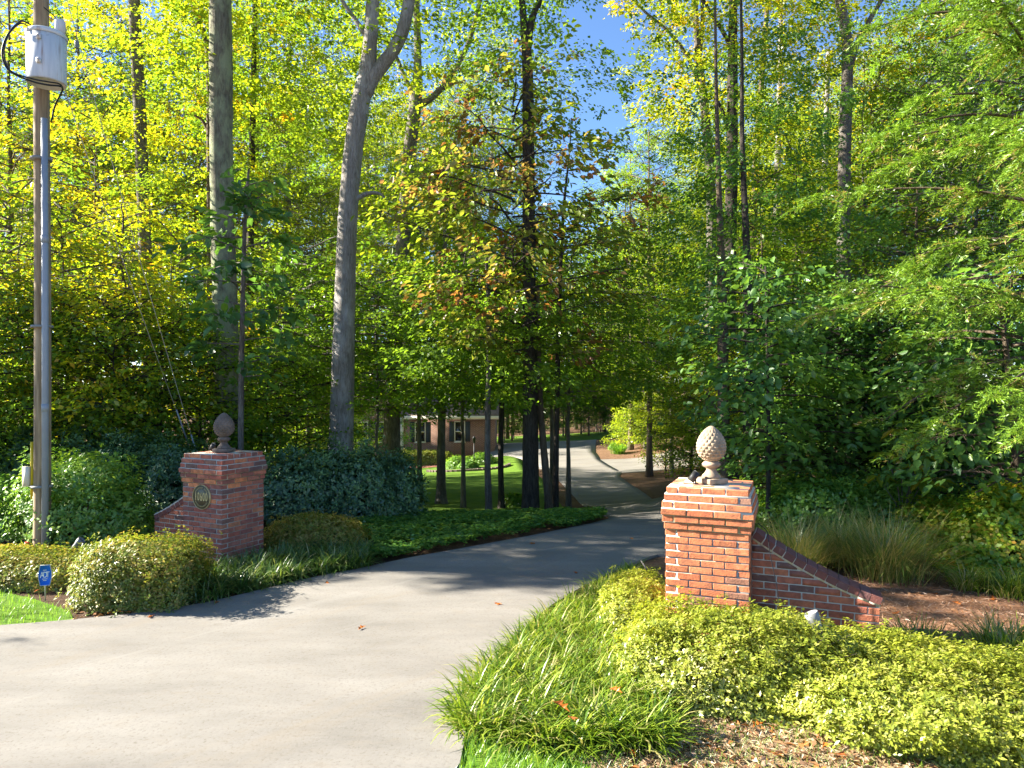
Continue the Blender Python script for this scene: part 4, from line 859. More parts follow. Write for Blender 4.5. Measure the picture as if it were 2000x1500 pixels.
put('right', [(1268,32.5,'canopy_c','green',.95),(1232,44.5,'canopy_c','yellowgreen',1.0),(1222,51,'canopy_c','green',1.05),(1235,58,'canopy_c','yellowgreen',.75),(1300,54,'canopy_a','yellowgreen',.85),(1360,50,'canopy_b','yellowgreen',.85),(1430,52,'canopy_a','gold',1.0),(1500,48,'canopy_b','yellowgreen',.95),(1575,50,'canopy_a','yellowgreen',1.05),(1650,46,'canopy_b','gold',1.0),(1730,48,'canopy_a','yellowgreen',1.1),(1800,44,'canopy_b','yellowgreen',1.0),(1880,46,'canopy_a','green',1.1),(1960,44,'canopy_b','green',1.1),(2050,40,'canopy_a','green',1.1),
   (1260,44,'mid_a','yellowgreen',1.0),(1312,33,'mid_a','yellowgreen',1.0),(1350,32,'mid_b','yellowgreen',1.15),(1340,46,'canopy_c','yellowgreen',.85),(1400,28,'mid_a','yellowgreen',1.0),(1405,33,'canopy_a','yellowgreen',.85),(1470,33,'mid_a','gold',1.15),(1540,30,'mid_a','yellowgreen',1.15),(1560,38,'canopy_c','yellowgreen',1.0),(1620,33,'canopy_c','yellowgreen',.95),(1700,28,'mid_a','gold',1.15),(1690,36,'canopy_a','yellowgreen',.95),(1780,30,'canopy_c','green',1.0),(1860,26,'mid_a','green',1.2),(1870,34,'canopy_a','green',1.0),(1960,28,'canopy_c','green',1.0),
   (1480,20,'mid_b','green',.95),(1560,21,'mid_b','yellowgreen',1.0),(1700,20,'mid_a','green',.95),(1790,18,'mid_b','green',1.0),(1900,19,'mid_a','dark',1.0),(2020,16,'mid_a','dark',1.0)])
put('lawn', [(655,61,'canopy_b','yellowgreen',1.4),(735,60,'canopy_b','yellowgreen',1.35),(800,62,'canopy_a','gold',1.5),(905,60.5,'canopy_a','yellowgreen',1.5),(960,61,'canopy_b','yellowgreen',1.35)])
put('back', [(955,64.5,'low_a','green',1.5),(1003,67,'low_a','dark',1.5),(1055,67.5,'low_a','green',1.5),(1100,68,'low_a','dark',1.5),(1135,69.5,'low_a','green',1.5),(1165,71,'low_a','dark',1.5),(1195,72,'low_a','green',1.5),(985,64,'low_a','dark',1.0),(1035,63.5,'low_a','green',1.0),(1075,66,'low_a','dark',1.1),(1112,69,'low_a','dark',1.1),(1140,72,'low_a','green',1.1),(1172,70,'low_a','dark',1.1),(1205,68,'low_a','green',1.1),(1240,66,'low_a','yellowgreen',1.1),(1090,76,'mid_b','dark',1.0),(1160,78,'mid_b','dark',1.0),(1215,74,'mid_b','green',1.0),(1020,74,'mid_b','dark',1.0),(940,66,'low_a','green',1.1)], 'shrub')
put('mid', [(735,19,'layer','green',1.25),(905,22,'layer','green',1.5),(540,23,'low_a','yellowgreen',.95),(590,26,'low_a','yellowgreen',1.0),(500,21,'low_a','yellowgreen',.9),(725,34,'low_a','green',1.0),(650,31,'low_a','yellowgreen',.9),(1110,20,'layer','green',1.35),(1078,25,'layer','yellowgreen',1.6),(550,19,'layer','green',1.2),(600,21,'layer','green',1.4),(820,25,'layer','yellowgreen',1.9)])
put('under', [(1395,24,'low_b','yellowgreen',1.0),(1350,27,'low_b','yellowgreen',1.1),(1300,34,'low_b','yellowgreen',1.2),(1270,44,'low_b','yellowgreen',1.3),(1230,46,'low_b','yellowgreen',1.1),(1560,12.5,'low_b','dark',1.0),(1640,12.0,'low_b','dark',1.05),(1720,11.4,'low_b','dark',1.1),(1600,14.5,'low_a','dark',.75),(1690,14,'low_a','dark',.8),(1800,12,'low_b','dark',1.15),(1540,16,'low_b','yellowgreen',.9),(1460,18,'low_b','yellowgreen',.9),(1880,13,'low_a','dark',.8),(1780,14.5,'low_a','dark',.85),(1960,11.5,'low_b','dark',1.1)], 'shrub')
put('underl', [(40,13.2,'low_b','green',1.0),(130,13.6,'low_b','green',1.1),(220,13.4,'low_b','gold',1.1),(310,14.0,'low_b','green',1.1),(390,14.5,'low_b','green',1.0),(-20,12.6,'low_b','green',1.1),(520,16,'low_b','green',1.0),(580,16.5,'low_b','green',1.0)], 'shrub')
# unseen trees added just left of the frame to cast shade on the entrance
for x, y, kind, sc in ((-12.2,11.9,'shade',.70),(-16.5,12.6,'shade',.8),(-12.2,7.7,'low_a',.62)):
    tree('wood_tree', kind, x, y, 'gold', 'unseen gold leaved woodland tree added for shade past the left edge', LB['left'][2], sc)

# far woods that read as one mass
g = np.random.default_rng(91); N = 52000
a = g.uniform(-1.05, 1.05, N); rd = g.uniform(96, 118, N); px_, py_ = np.sin(a) * rd * 1.1, np.cos(a) * rd + 6
top = 12 + 4 * np.sin(a * 9) + 3 * np.sin(a * 23 + 1) - 3.5 * np.exp(-((a - .09) / .12) ** 2); zz = ZT(px_, py_) + g.uniform(0, 1, N) ** .8 * top
pos = np.column_stack([px_, py_, zz]); cl = np.round(pos / 2.2) * 2.2; pos = pos * .6 + cl * .4
mb = MB(); leaves(mb, pos, g.normal(size=(N, 3)), np.array([0, 0, 1.]) + g.normal(0, .5, (N, 3)), g.uniform(.35, .6, N), g.uniform(.22, .36, N), np.clip(.5 + .3 * np.sin(a * 31) * np.cos(zz) + g.normal(0, .2, N), 0, 1))
tag(obj('far_woods', mb.mesh('far_woods', LM['yellowgreen'])), 'distant yellow-green woods closing the view behind the house', kind='stuff')

# ------------------------------------------------------------------ cedar at the right edge
def cedar():
    g = np.random.default_rng(61); base = Vector((6.55, 8.6, zt(6.55, 8.6)))
    root = empty('cedar_tree', base, label='bright feathery cedar hanging in from the right edge', cat='tree')
    mb = MB(); zz = np.linspace(-.2, 9.5, 20); mb.tube(np.column_stack([.05 * np.sin(zz), .04 * np.cos(zz * 1.3), zz]), np.linspace(.17, .04, 20), 12, rough=.08, seed=2)
    ns = 60; u = (np.arange(ns) + .5) / ns; z0 = 1.9 + 7.3 * u; az = np.arange(ns) * 2.39996 + g.normal(0, .3, ns)
    az = np.where(np.arange(ns) % 3 != 0, math.pi + g.normal(0.1, .62, ns), az)
    Lb = (2.95 - 1.1 * u) * g.uniform(.6, 1.08, ns); P0, Dd, Nn, Rr = [], [], [], []
    for i in range(ns):
        h = np.array([math.cos(az[i]), math.sin(az[i]), 0]); s = np.array([-h[1], h[0], 0]); tt = np.linspace(0, 1, 9); up = g.uniform(.05, .5); sg_ = g.uniform(.25, .6)
        line = h[None] * (tt * Lb[i])[:, None]; line[:, 2] = z0[i] + up * tt * Lb[i] - sg_ * tt ** 2 * Lb[i] * .8; mb.tube(line, np.linspace(.028, .005, 9), 5, cap=False)
        nb = int(36 * Lb[i]); tc_ = g.uniform(.25, 1, 6); tb = np.clip(tc_[g.integers(0, 6, nb)] + g.normal(0, .07, nb), .15, 1.03)
        for t in tb:                                    # drooping side branchlets
            o = h * t * Lb[i]; o = o + np.array([0, 0, z0[i] + up * t * Lb[i] - sg_ * t * t * Lb[i] * .8]); sd_ = g.choice([-1, 1])
            bd = norm(h * g.uniform(.2, .9) + s * sd_ * g.uniform(.2, 1) + np.array([0, 0, g.uniform(-.55, .35)])); bl = g.uniform(.14, .55) * (1.15 - .4 * t)
            k = int(120 * bl); q = g.uniform(0, 1, k); pp = o[None] + bd[None] * (q * bl)[:, None]; pp[:, 2] -= q ** 2 * bl * .35
            pl_ = norm(np.cross(bd, np.array([0, 0, 1.0]) + g.normal(0, .3, 3))); sg2 = g.choice([-1, 1], k)
            dd = bd[None] * .75 + pl_[None] * (sg2 * .75)[:, None] + g.normal(0, .32, (k, 3)); P0.append(pp); Dd.append(dd); Nn.append(np.tile([0, 0, 1.0], (k, 1)) + g.normal(0, .7, (k, 3)))
            dead = g.uniform() < .10 + .2 * (t < .4); Rr.append(np.clip(g.normal(.9 if dead else .40, .16, k), 0, 1))
    P0, Dd, Nn, Rr = map(np.concatenate, (P0, Dd, Nn, Rr)); n = len(P0)
    c = MB(); leaves(c, P0, Dd, Nn, g.uniform(.035, .085, n), g.uniform(.008, .014, n), Rr, fold=.1, droop=.15)
    obj('trunk', mb.mesh('trunk', BK['brown'], True), root); obj('crown', c.mesh('crown'), root, mat=LM['cedar'])
    print('cedar sprigs', n)
cedar()

# ------------------------------------------------------------------ shrubs
def mound(name, label, cat, c, size, n, leafL, leafW, m, seed, boxy=2.4, ros=5, rot=0.0, shell=.55, lump=.10, group=None, twigs=60, lean=0.0, hexa=False, z0=0.0):
    g = np.random.default_rng(seed); root = empty(name, (c[0], c[1], zt(c[0], c[1]) + z0), rot, label=label, cat=cat, group=group)
    d = norm(g.normal(size=(n, 3))); d[:, 2] = np.abs(d[:, 2]) * 1.1 - .05; d = norm(d)
    A = np.array(size); e = boxy
    rad = 1 / (np.abs(d[:, 0]) ** e + np.abs(d[:, 1]) ** e + np.clip(d[:, 2], 0, 9) ** e + 1e-6) ** (1 / e)
    r = rad * (shell + (1 - shell) * g.uniform(0, 1, n) ** .45) * (1 + lump * noise3(d * 3.0, g, 1.6) + lump * .6 * noise3(d * 9.0, g, 1.5) + .05 * noise3(d * 24.0, g, 1.4))
    r = np.where(g.uniform(0, 1, n) < .035, r * g.uniform(1.08, 1.22, n), r)          # stray shoots
    p = d * r[:, None] * A; p[:, 2] = np.maximum(p[:, 2] + A[2] * .06, .02)
    nr = norm(d / A * A.mean() + np.array([0, 0, .55]))
    idx = np.repeat(np.arange(n), ros); N = len(idx)
    rv = g.normal(size=(N, 3)); tang = norm(rv - nr[idx] * (rv * nr[idx]).sum(1)[:, None]); dd = nr[idx] * g.uniform(.15, .9, N)[:, None] + tang
    pos = p[idx] + tang * leafL * .15 + g.normal(0, leafL * .25, (N, 3))
    cl = g.uniform(0, 1, n) * .35 + .3 * (noise3(p * 6, g, 1.2) * .5 + .5); rnd = np.clip(cl[idx] + .45 * g.uniform(0, 1, N), 0, 1)
    mb = MB(); sz = g.uniform(.6, 1.25, N); leaves(mb, pos, dd, nr[idx], leafL * sz, leafW * sz, rnd, hexa=hexa)
    obj('foliage', mb.mesh('foliage'), root, mat=LM[m])
    tb = MB()
    for k in range(twigs):
        q = p[g.integers(n)] * .93; b0 = np.array([q[0] * .25, q[1] * .25, 0]) + g.normal(0, .04, 3) * A; b0[2] = 0
        mid = b0 * .45 + q * .55 + np.array([0, 0, .12 * A[2]]); tb.tube(np.array([b0, mid, q]), [.010, .007, .003], 4, cap=False)
    tag(obj('twigs', tb.mesh('twigs', BK['dark']), root), kind='stuff')
    return root
mound('azalea_shrub', 'big sunny yellow-green azalea in front of the orange pillar', 'shrub', (1.68, 5.28), (.98, .60, .52), 9300, .033, .014, 'azalea', 1, 2.6, 6, -.25, lump=.16, group='clipped azaleas', twigs=140)
mound('azalea_shrub', 'small yellow azalea hugging the drive side of the orange pillar', 'shrub', (1.18, 6.75), (.36, .75, .36), 3600, .033, .014, 'azalea', 6, 2.6, 6, -.2, lump=.16, group='clipped azaleas', twigs=50)
mound('azalea_shrub', 'yellow-green azalea in the bottom right corner', 'shrub', (2.84, 4.76), (1.10, .80, .42), 12000, .034, .0145, 'azalea', 2, 2.4, 6, -.3, lump=.18, group='clipped azaleas', twigs=140)
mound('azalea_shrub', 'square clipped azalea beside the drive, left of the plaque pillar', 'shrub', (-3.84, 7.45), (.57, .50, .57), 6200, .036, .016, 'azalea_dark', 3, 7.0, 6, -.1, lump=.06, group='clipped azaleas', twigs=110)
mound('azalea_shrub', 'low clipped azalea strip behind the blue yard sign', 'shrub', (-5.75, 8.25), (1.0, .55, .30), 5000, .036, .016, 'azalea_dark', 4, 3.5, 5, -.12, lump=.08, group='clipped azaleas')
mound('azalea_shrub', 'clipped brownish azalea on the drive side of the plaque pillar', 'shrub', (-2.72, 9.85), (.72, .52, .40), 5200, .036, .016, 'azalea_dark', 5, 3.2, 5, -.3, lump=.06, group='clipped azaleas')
HOL = 'dark holly shrubs along the lawn edge'
for k, (px, D, s, lb) in enumerate(((565,11.3,(.72,.62,1.05),'dark holly shrub nearest the plaque pillar'), (640,11.6,(.66,.60,1.12),'dark holly shrub second from the plaque pillar'), (708,11.7,(.62,.58,1.10),'dark holly shrub third from the plaque pillar'), (770,11.9,(.48,.5,.98),'dark holly shrub at the lawn end of the row'))):
    mound('holly_shrub', lb, 'shrub', (X(px, D), D), s, 2600, .058, .030, 'holly', 10 + k, 2.1, 5, .3 * k, shell=.35, lump=.22, group=HOL, twigs=50, hexa=False, z0=.08)
HL = 'dark shrubs behind the left wing wall'
for k, (px, D, s, lb) in enumerate(((355,11.6,(.85,.7,1.25),'blue-green shrub directly behind the plaque pillar'), (262,12.0,(.95,.75,1.32),'tall blue-green shrub left of the plaque pillar'), (170,12.4,(.95,.75,1.40),'tall shaded shrub right of the utility pole'), (70,12.6,(.9,.7,1.35),'shaded shrub behind the utility pole'), (-20,12.4,(.9,.7,1.3),'shaded shrub at the left frame edge'))):
    mound('holly_shrub', lb, 'shrub', (X(px, D), D), s, 3400, .058, .028, 'holly', 20 + k, 2.0, 5, .5 * k, shell=.4, lump=.22, group=HL, twigs=50)
mound('euonymus_shrub', 'bright green spreading shrub wrapped round the utility pole base', 'shrub', (X(160, 9.9), 9.95), (1.05, .66, 1.16), 3900, .062, .030, 'euonymus', 31, 2.0, 5, -.1, shell=.4, lump=.25, group='green spreading shrubs', twigs=70, z0=.1)
mound('euonymus_shrub', 'green spreading shrub left of the utility pole', 'shrub', (X(15, 10.2), 10.2), (.8, .6, .75), 2400, .062, .030, 'euonymus', 32, 2.0, 5, .2, shell=.4, lump=.25, group='green spreading shrubs', twigs=50, z0=.1)
mound('vine_mound', 'sunlit vine tangle at the right edge above the mulch', 'shrub', (X(2000, 8.9), 8.9), (1.05, .6, .95), 3600, .060, .042, 'vine', 41, 2.0, 4, .1, shell=.55, lump=.2)
mound('vine_mound', 'low shaded vine tangle left of the sunlit one', 'shrub', (X(1840, 9.7), 9.7), (.85, .5, .62), 2200, .060, .042, 'vine', 42, 2.0, 4, .1, shell=.5, lump=.25)
for k, (px, D, s, lb) in enumerate(((1620,10.2,(.8,.5,.85),'dark low bush behind the wing wall grasses'), (1740,10.4,(.75,.5,.95),'dark low bush under the yellow sapling'), (1560,11.2,(.7,.5,.75),'dark low bush right of the orange pillar'))):
    mound('undergrowth_bush', lb, 'shrub', (X(px, D), D), s, 1900, .07, .04, 'euonymus', 50 + k, 2.0, 4, 0, shell=.3, lump=.3, group='undergrowth bushes behind the wall')
# house-front hedges and bed shrubs
for px, D, s, lb in ((712,48.6,(1.0,.5,.75),'clipped hedge below the front windows, left piece'), (828,48.6,(1.95,.6,.85),'long clipped hedge in front of the two shuttered windows')):
    mound('hedge', lb, 'hedge', (X(px, D), D), s, 2600, .10, .05, 'azalea', 70 + int(px) % 7, 6, 4, 0, shell=.6, lump=.03, twigs=10)
for px, D, s, lb in ((893,42,(.75,.6,.65),'round pale green shrub in the island bed'), (915,41,(.6,.5,.45),'low dark shrub at the middle of the island bed'), (945,42.3,(.85,.6,.62),'dark shrub at the right of the island bed'), (1008,19.5,(.35,.35,.32),'small dark ball shrub beside the tall dark trunk'), (925,46.5,(1.6,.6,.35),'low blue-green shrub strip at the house corner'), (1206,47,(.6,.5,.4),'grassy green clump on the sunny bank by the far drive')):
    mound('bed_shrub', lb, 'shrub', (X(px, D), D), s, 700, .10, .05, 'euonymus', 80 + int(px) % 9, 2.0, 4, 0, shell=.4, lump=.15, twigs=10)
mb = MB(); gq = random.Random(4)
edging = empty('bed_edging', (X(915, 41), 41, zt(X(915, 41), 41)), label='curved edging of dark stones round the island bed', cat='edging')
for k in range(26):
    a = math.pi + .1 + k / 25 * (math.pi - .2); x, y = 2.35 * math.cos(a), 1.2 * math.sin(a); me = brick_mesh('edging_stone', .26, .16, .16, plain('edging_stone', (.16,.12,.10), .9) if k == 0 else me.materials[0], k)
    obj('edging_stone', me, edging, loc=(x, y, zt(X(915, 41) + x, 41 + y) - zt(X(915, 41), 41) + .05), rot=(0, gq.uniform(-.1, .1), a + math.pi / 2))
lp = empty('lamp_post', (X(926, 42), 42, zt(X(926, 42), 42)), label='thin dark lamp post in the island bed', cat='lamp post')
mb = MB(); mb.tube([(0, 0, -.1), (0, 0, 1.35)], .035, 8); obj('post', mb.mesh('post', BLACKM), lp)
mb = MB(); mb.lathe([(0, 1.35), (.06, 1.36), (.10, 1.62), (.13, 1.63), (.02, 1.76), (0, 1.78)], 12); obj('lantern', mb.mesh('lantern', BLACKM), lp)

# ------------------------------------------------------------------ strap-leaved plants, grass, ground cover, litter
def strap_bed(name, label, poly, n_clump, per, L, W, m, seed, lean=(.15, .9), arch=(.5, 1.5), z=0.0):
    g = np.random.default_rng(seed); c = scatter(poly, n_clump, g); idx = np.repeat(np.arange(n_clump), per); N = len(idx)
    b = c[idx] + g.normal(0, .035, (N, 2)); base = np.column_stack([b, ZT(b[:, 0], b[:, 1]) + z]); mb = MB()
    blades(mb, base, g.uniform(0, 6.283, N), g.uniform(*lean, N), g.uniform(*L, N), g.uniform(*W, N), g.uniform(*arch, N), np.clip(g.uniform(0, 1, n_clump)[idx] * .35 + g.uniform(0, .68, N) ** 1.2, 0, 1))
    return tag(obj(name, mb.mesh(name, LM[m])), label, kind='stuff')
LIR_R = [(-.36,4.55),(-.33,4.85),(-.28,5.2),(-.13,5.55),(.05,6.0),(.30,6.55),(.65,7.1),(1.15,8.0),(1.55,8.4),(1.2,7.6),(.95,6.9),(.85,6.1),(.78,5.6),(.95,5.1),(1.05,4.65),(.9,4.35),(.3,4.32)]
strap_bed('liriope_bed', 'sunny liriope mass along the right edge of the drive', LIR_R, 560, 24, (.20,.36), (.008,.0155), 'liriope', 1, arch=(.8, 2.1), lean=(.1, 1.0))
LIR_L = [G(395,1182), G(450,1167), G(560,1140), G(640,1123), G(720,1108), G(715,1085), (-2.5,9.45), (-3.3,8.95), (-3.1,8.6), G(400,1120)]
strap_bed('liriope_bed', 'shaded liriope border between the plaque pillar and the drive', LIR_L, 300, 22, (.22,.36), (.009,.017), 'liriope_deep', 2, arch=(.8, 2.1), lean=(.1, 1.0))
def tuft(name, label, x, y, n, L, W, m, seed, lean=(.05, .75), arch=(.6, 1.6), group=None, sp=.08):
    g = np.random.default_rng(seed); root = empty(name, (x, y, zt(x, y)), label=label, cat='grass clump', group=group); mb = MB()
    b = g.normal(0, sp, (n, 2)); base = np.column_stack([b, np.zeros(n)]); az = np.arctan2(b[:, 1], b[:, 0]) + g.normal(0, .8, n)
    blades(mb, base, az, g.uniform(*lean, n), g.uniform(*L, n), g.uniform(*W, n), g.uniform(*arch, n), g.uniform(0, 1, n)); obj('blades', mb.mesh('blades', LM[m]), root)
FG = 'fountain grasses behind the right wing wall'
tuft('fountain_grass', 'tan and green fountain grass, tallest clump behind the wing wall', X(1730, 8.3), 8.3, 1500, (.5,1.0), (.004,.008), 'fountain', 1, group=FG, sp=.16)
tuft('fountain_grass', 'green fountain grass clump close beside the orange pillar', X(1560, 8.6), 8.6, 900, (.45,.95), (.004,.008), 'fountain', 2, group=FG, sp=.13)
tuft('fountain_grass', 'small green fountain grass between the two larger clumps', X(1640, 8.9), 8.9, 800, (.4,.85), (.004,.008), 'fountain', 3, group=FG, sp=.12)
tuft('liriope_clump', 'small liriope clump alone on the mulch at right', X(1878, 7.9), 7.8, 330, (.18,.34), (.006,.010), 'liriope', 4, sp=.06)
tuft('liriope_clump', 'liriope clump right of the wing wall end', X(1790, 5.9), 5.9, 420, (.22,.40), (.006,.011), 'liriope', 5, sp=.12)
tuft('liriope_clump', 'liriope clump at the right frame edge above the corner azalea', X(1960, 5.9), 5.85, 520, (.25,.42), (.007,.012), 'liriope', 6, sp=.12)
tuft('liriope_clump', 'sunlit strappy clump at the right frame edge on the mulch', X(1975, 7.6), 7.6, 420, (.22,.40), (.008,.013), 'liriope', 7, sp=.12)
tuft('bank_grass', 'bright green grass tuft on the far sunny bank', X(1208, 43), 43, 300, (.5,.9), (.02,.035), 'grass', 8, sp=.15)
for k, (poly, n) in enumerate(((LAWN_A, 9000), (LAWN_B, 8000))):
    g = np.random.default_rng(40 + k); c = scatter(poly, n, g); c = c[c[:, 0] > -6.5]; N = len(c); mb = MB()
    blades(mb, np.column_stack([c, np.full(N, .012)]), g.uniform(0, 6.28, N), g.uniform(.05, .7, N), g.uniform(.04, .085, N), g.uniform(.003, .005, N), g.uniform(.2, 1.2, N), g.uniform(0, 1, N), nseg=2)
    tag(obj('lawn_grass', mb.mesh('lawn_grass', LM['grass'])), ['short green grass in the lit corner left of the drive', 'short bright grass at the bottom beside the drive'][k], kind='stuff')
def carpet(name, label, poly, n, L, W, m, seed, h=.14, ros=5, dz=.0):
    g = np.random.default_rng(seed); c = scatter(poly, n, g); hz = h * (.55 + .45 * g.uniform(0, 1, n)) * (1 + .3 * np.sin(c[:, 0] * 5) * np.cos(c[:, 1] * 4)); idx = np.repeat(np.arange(n), ros); N = len(idx); az = g.uniform(0, 6.28, N)
    b = c[idx]; pos = np.column_stack([b, ZT(b[:, 0], b[:, 1]) + dz + hz[idx] + g.normal(0, .012, N)]); d = np.column_stack([np.cos(az), np.sin(az), g.uniform(-.25, .35, N)]); nr = np.array([0, 0, 1.]) + g.normal(0, .3, (N, 3))
    mb = MB(); leaves(mb, pos, d, nr, g.uniform(.7, 1.2, N) * L, g.uniform(.7, 1.2, N) * W, np.clip(.35 * g.uniform(0, 1, n)[idx] + .65 * g.uniform(0, 1, N), 0, 1)); return tag(obj(name, mb.mesh(name, LM[m])), label, kind='stuff')
COVER = [G(705,1100), G(760,1098), G(900,1073), G(980,1058), G(1050,1045), (1.1,11.2), (1.55,12.0), (1.75,13.5), (1.4,15.2), (-.3,15.8), (-1.6,13.2), (-2.6,12.2), (-3.2,11.2), (-2.9,10.6), (-1.9,10.1)]
carpet('ground_cover', 'leafy pachysandra bank between the drive and the lawn', COVER, 9500, .075, .034, 'cover', 3, .15, 5)
carpet('ground_cover', 'ivy and weeds under the right hand bushes', [(3.6,9.2),(5.3,8.7),(9.5,9.2),(12,12),(8,16),(3.5,16),(3.3,11)], 6500, .07, .045, 'vine', 4, .16, 4)
carpet('ground_cover', 'low green weeds at the right edge of the mulch', [(4.9,7.9),(6.8,7.6),(7.5,8.8),(5.2,8.9)], 1400, .06, .04, 'vine', 6, .10, 4)
def litter(name, label, poly, n, L, W, seed, m='litter', dz=.014):
    g = np.random.default_rng(seed); c = scatter(poly, n, g); az = g.uniform(0, 6.28, n); pos = np.column_stack([c, ZT(c[:, 0], c[:, 1]) + dz + g.uniform(0, .02, n)])
    mb = MB(); leaves(mb, pos, np.column_stack([np.cos(az), np.sin(az), g.normal(.05, .18, n)]), np.array([0, 0, 1.]) + g.normal(0, .35, (n, 3)), g.uniform(*L, n), g.uniform(*W, n), g.uniform(0, 1, n), fold=.25); return tag(obj(name, mb.mesh(name, LM[m])), label, kind='stuff')
litter('pine_straw_litter', 'brown pine straw and leaf scraps on the right mulch', [(2.2,5.5),(6.8,5.4),(7.2,8.6),(3.0,9.5),(2.3,7.5)], 15000, (.04,.13), (.004,.010), 1)
litter('dead_leaves', 'pale dead leaves on the soil below the sunny azaleas', [(.5,4.9),(2.2,4.7),(2.6,4.0),(.7,4.0)], 700, (.03,.08), (.02,.045), 2)
litter('pine_straw_litter', 'fine straw on the bare soil at the bottom right', [(.3,5.0),(3.0,4.6),(3.5,3.5),(.6,3.7)], 9000, (.03,.09), (.003,.007), 3, 'straw')
litter('dead_leaves', 'pinkish leaf litter on the woodland floor behind the orange pillar', [(3.6,12),(14,11),(22,24),(16,46),(8.5,47),(7.4,42),(7.6,34),(6,22)], 26000, (.07,.14), (.05,.08), 4)
litter('dead_leaves', 'brown leaf litter under the left woods', [(-16,12),(-3,12.5),(-4,20),(-10,34),(-22,34)], 14000, (.07,.13), (.05,.08), 5)
litter('dead_leaves', 'dead leaves caught along the left drive edge', [G(150,1213),G(300,1197),G(450,1168),G(460,1150),G(300,1180),G(120,1190)], 260, (.03,.08), (.02,.045), 6)
g = np.random.default_rng(9); c = scatter([G(150,1240),G(890,1480),(1.0,8.0),(.5,10.8),(-1.5,9.2),(3.0,11.2)], 90, g)
g = np.random.default_rng(12); c = scatter([(.2,4.9),(2.8,4.6),(3.2,3.6),(.5,3.8)], 2600, g); mb = MB(); n = len(c)
blades(mb, np.column_stack([c, np.full(n, .01)]), g.uniform(0, 6.28, n), g.uniform(.1, .9, n), g.uniform(.03, .08, n), g.uniform(.003, .005, n), g.uniform(.2, 1.2, n), g.uniform(.3, 1, n), nseg=2)
tag(obj('sparse_grass', mb.mesh('sparse_grass', LM['grass'])), 'thin grass growing through the soil at the bottom right', kind='stuff')
# fallen leaves one can pick out
lobes = [(0,0),(.16,.10),(.34,.42),(.42,.16),(.62,.40),(.66,.13),(1.0,0)]
def lobed(name, s, seed):
    gg = random.Random(seed); mb = MB(); up = [(x * s, y * s, (.12 * y + gg.uniform(0, .06)) * s) for x, y in lobes]; dn = [(x * s, -y * s, z) for x, y, z in up[1:-1]]; mid = [(x * s, 0, 0) for x, y in lobes]
    v = mid + up[1:-1] + dn; n = len(lobes); q = []; t = [(0, 1, n), (0, n + 5, 1)]
    for i in range(1, n - 2): q += [(i, i + 1, n + i, n + i - 1), (i + 1, i, n + 5 + i - 1, n + 5 + i)]
    t += [(n - 2, n - 1, n + 4), (n - 1, n - 2, n + 9)]; mb.add(v, q, t); return mb.mesh(name, LM['fallen'])
FLM = [lobed('fallen_leaf', s, i) for i, s in enumerate((.11, .13, .10))]
for px, py, z in ((1470,1420,.03),(1555,1415,.03),(1440,1400,.03),(1300,1432,.03),(1530,1478,.03),(1610,1450,.03),(1380,1455,.03),(1495,1395,.04),(1350,1492,.03),(1650,1470,.04),(1240,1480,.04),(1080,1370,.28),(1190,1345,.28),(1110,1400,.3),(420,1178,.04),(362,1168,.05),(255,1196,.04),(290,1206,.04),(70,1152,.05),(210,1198,.04),(1860,1175,.03),(1940,1165,.03),(1760,1195,.03),(1830,1160,.03),
                  (420,1050,.035),(640,1135,.04),(1230,1050,.04),(1045,1062,.04),(1125,1120,.036),(980,1180,.036),(700,1230,.036)):
    x, y = G(px, py, z); o = obj('fallen_leaf', random.choice(FLM), loc=(x, y, z), rot=(random.uniform(-.3, .3), random.uniform(-.3, .3), random.uniform(0, 6.28)))
    tag(o, 'curled orange-brown leaf lying on the ' + ('bare soil in front of the sunny azaleas' if py > 1385 and px > 1200 else 'liriope mass beside the drive' if py > 1340 else 'ground by the left azalea and yard sign' if px < 430 and py > 1100 else 'mulch right of the wing wall' if px > 1700 else 'asphalt of the drive'), 'leaf', 'fallen oak leaves')
for px, py, D, lb in ((1455,1186,5.75,'orange leaf lying on the back of the big sunny azalea'), (1620,1226,5.25,'orange leaf cluster beside the floodlight in the azalea'), (352,1066,7.45,'bright orange leaf caught on top of the square left azalea'), (1690,1262,5.2,'red-brown leaf lying between the two sunny azaleas')):
    p = P(px, py, D); o = obj('fallen_leaf', random.choice(FLM), loc=p, rot=(-.5, .2, random.uniform(0, 6))); tag(o, lb, 'leaf')

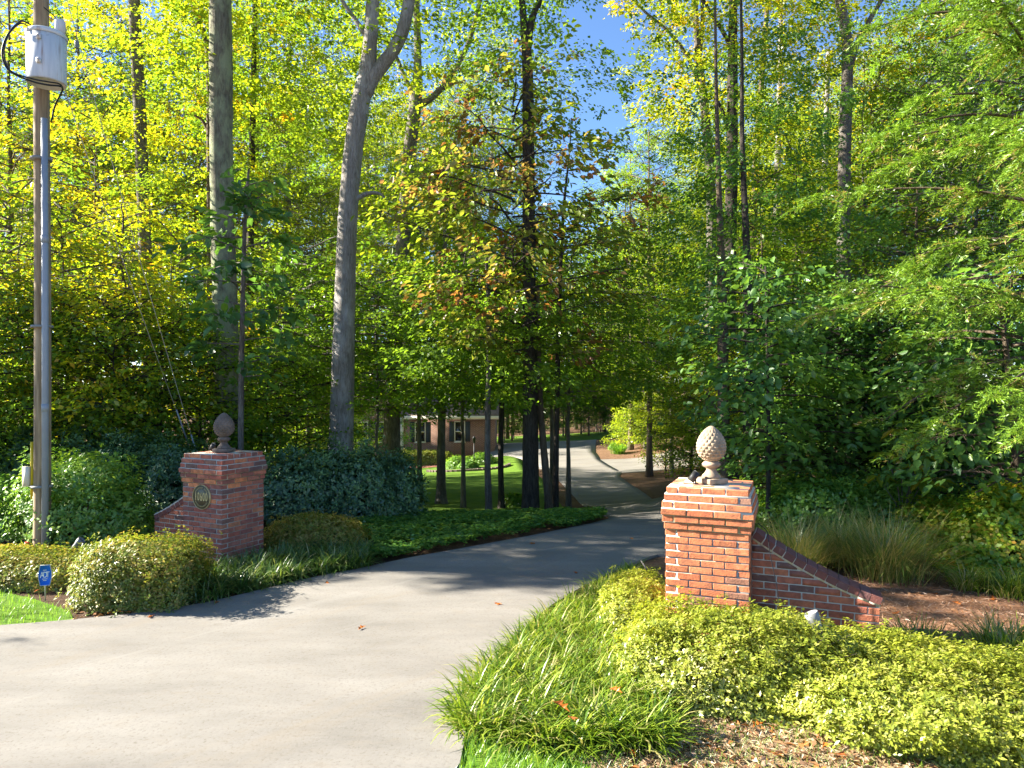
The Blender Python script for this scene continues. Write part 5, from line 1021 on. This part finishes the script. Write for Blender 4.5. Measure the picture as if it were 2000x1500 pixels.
# yellow pawpaw sapling: whorls of long leaves
pw = empty('pawpaw_sapling', (X(1765, 10.0), 10.0, zt(X(1765, 10), 10)), label='sapling with long yellow leaves in whorls above the grasses', cat='sapling')
g = np.random.default_rng(3); mb = MB(); tb = MB()
tips = [(-.1,0,1.62),(.18,-.1,1.5),(.30,-.05,1.25),(-.28,-.05,1.30),(.02,-.2,1.15),(-.42,-.1,.98),(.40,-.1,.95),(.12,-.25,.92),(.34,.1,1.42)]
for tp in tips:
    tp = np.array(tp); tb.tube(np.array([[0, 0, 0], [tp[0] * .3, tp[1] * .3, tp[2] * .6], tp]), [.012, .009, .004], 5, cap=False)
    k = 8; az = np.arange(k) / k * 6.28 + g.uniform(0, 1); d = np.column_stack([np.cos(az), np.sin(az), g.uniform(-.5, .1, k)])
    leaves(mb, np.tile(tp, (k, 1)), d, np.tile([0, 0, 1.0], (k, 1)) + g.normal(0, .2, (k, 3)), g.uniform(.20, .30, k), g.uniform(.07, .10, k), g.uniform(0, 1, k), hexa=True, droop=.3)
obj('stem', tb.mesh('stem', BK['mid']), pw); obj('foliage', mb.mesh('foliage'), pw, mat=LM['pawpaw'])
# loose drooping branch at the right and the thin cord on the coping
mb = MB(); mb.tube(spline([P(1985, 890, 9.0), P(1962, 925, 8.9), P(1930, 950, 8.8), P(1905, 962, 8.8)]), .010, 6); tag(obj('bare_branch', mb.mesh('bare_branch', BK['brown'])), 'bare curved branch hanging over the vine tangle', 'branch')
mb = MB(); mb.tube(spline([P(1480, 1022, 6.0), P(1499, 1040, 5.93), P(1503, 1075, 5.90), P(1518, 1150, 5.88), P(1521, 1180, 5.86)]), .0035, 5); tag(obj('black_cord', mb.mesh('black_cord', CAB)), 'thin black cord running down the wing wall from the pillar', 'cord')
mb = MB(); mb.tube([tuple(P(1252, 1095, 8.0)), tuple(P(1263, 1112, 7.9))], .008, 5); tag(obj('stick', mb.mesh('stick', BK['grey'])), 'short pale stick poking up by the drive left of the orange pillar', 'stick')
mb = MB(); tt = 0
for o in bpy.data.meshes: o.calc_loop_triangles(); tt += len(o.loop_triangles)
print('triangles in meshes', tt, 'objects', len(bpy.data.objects))
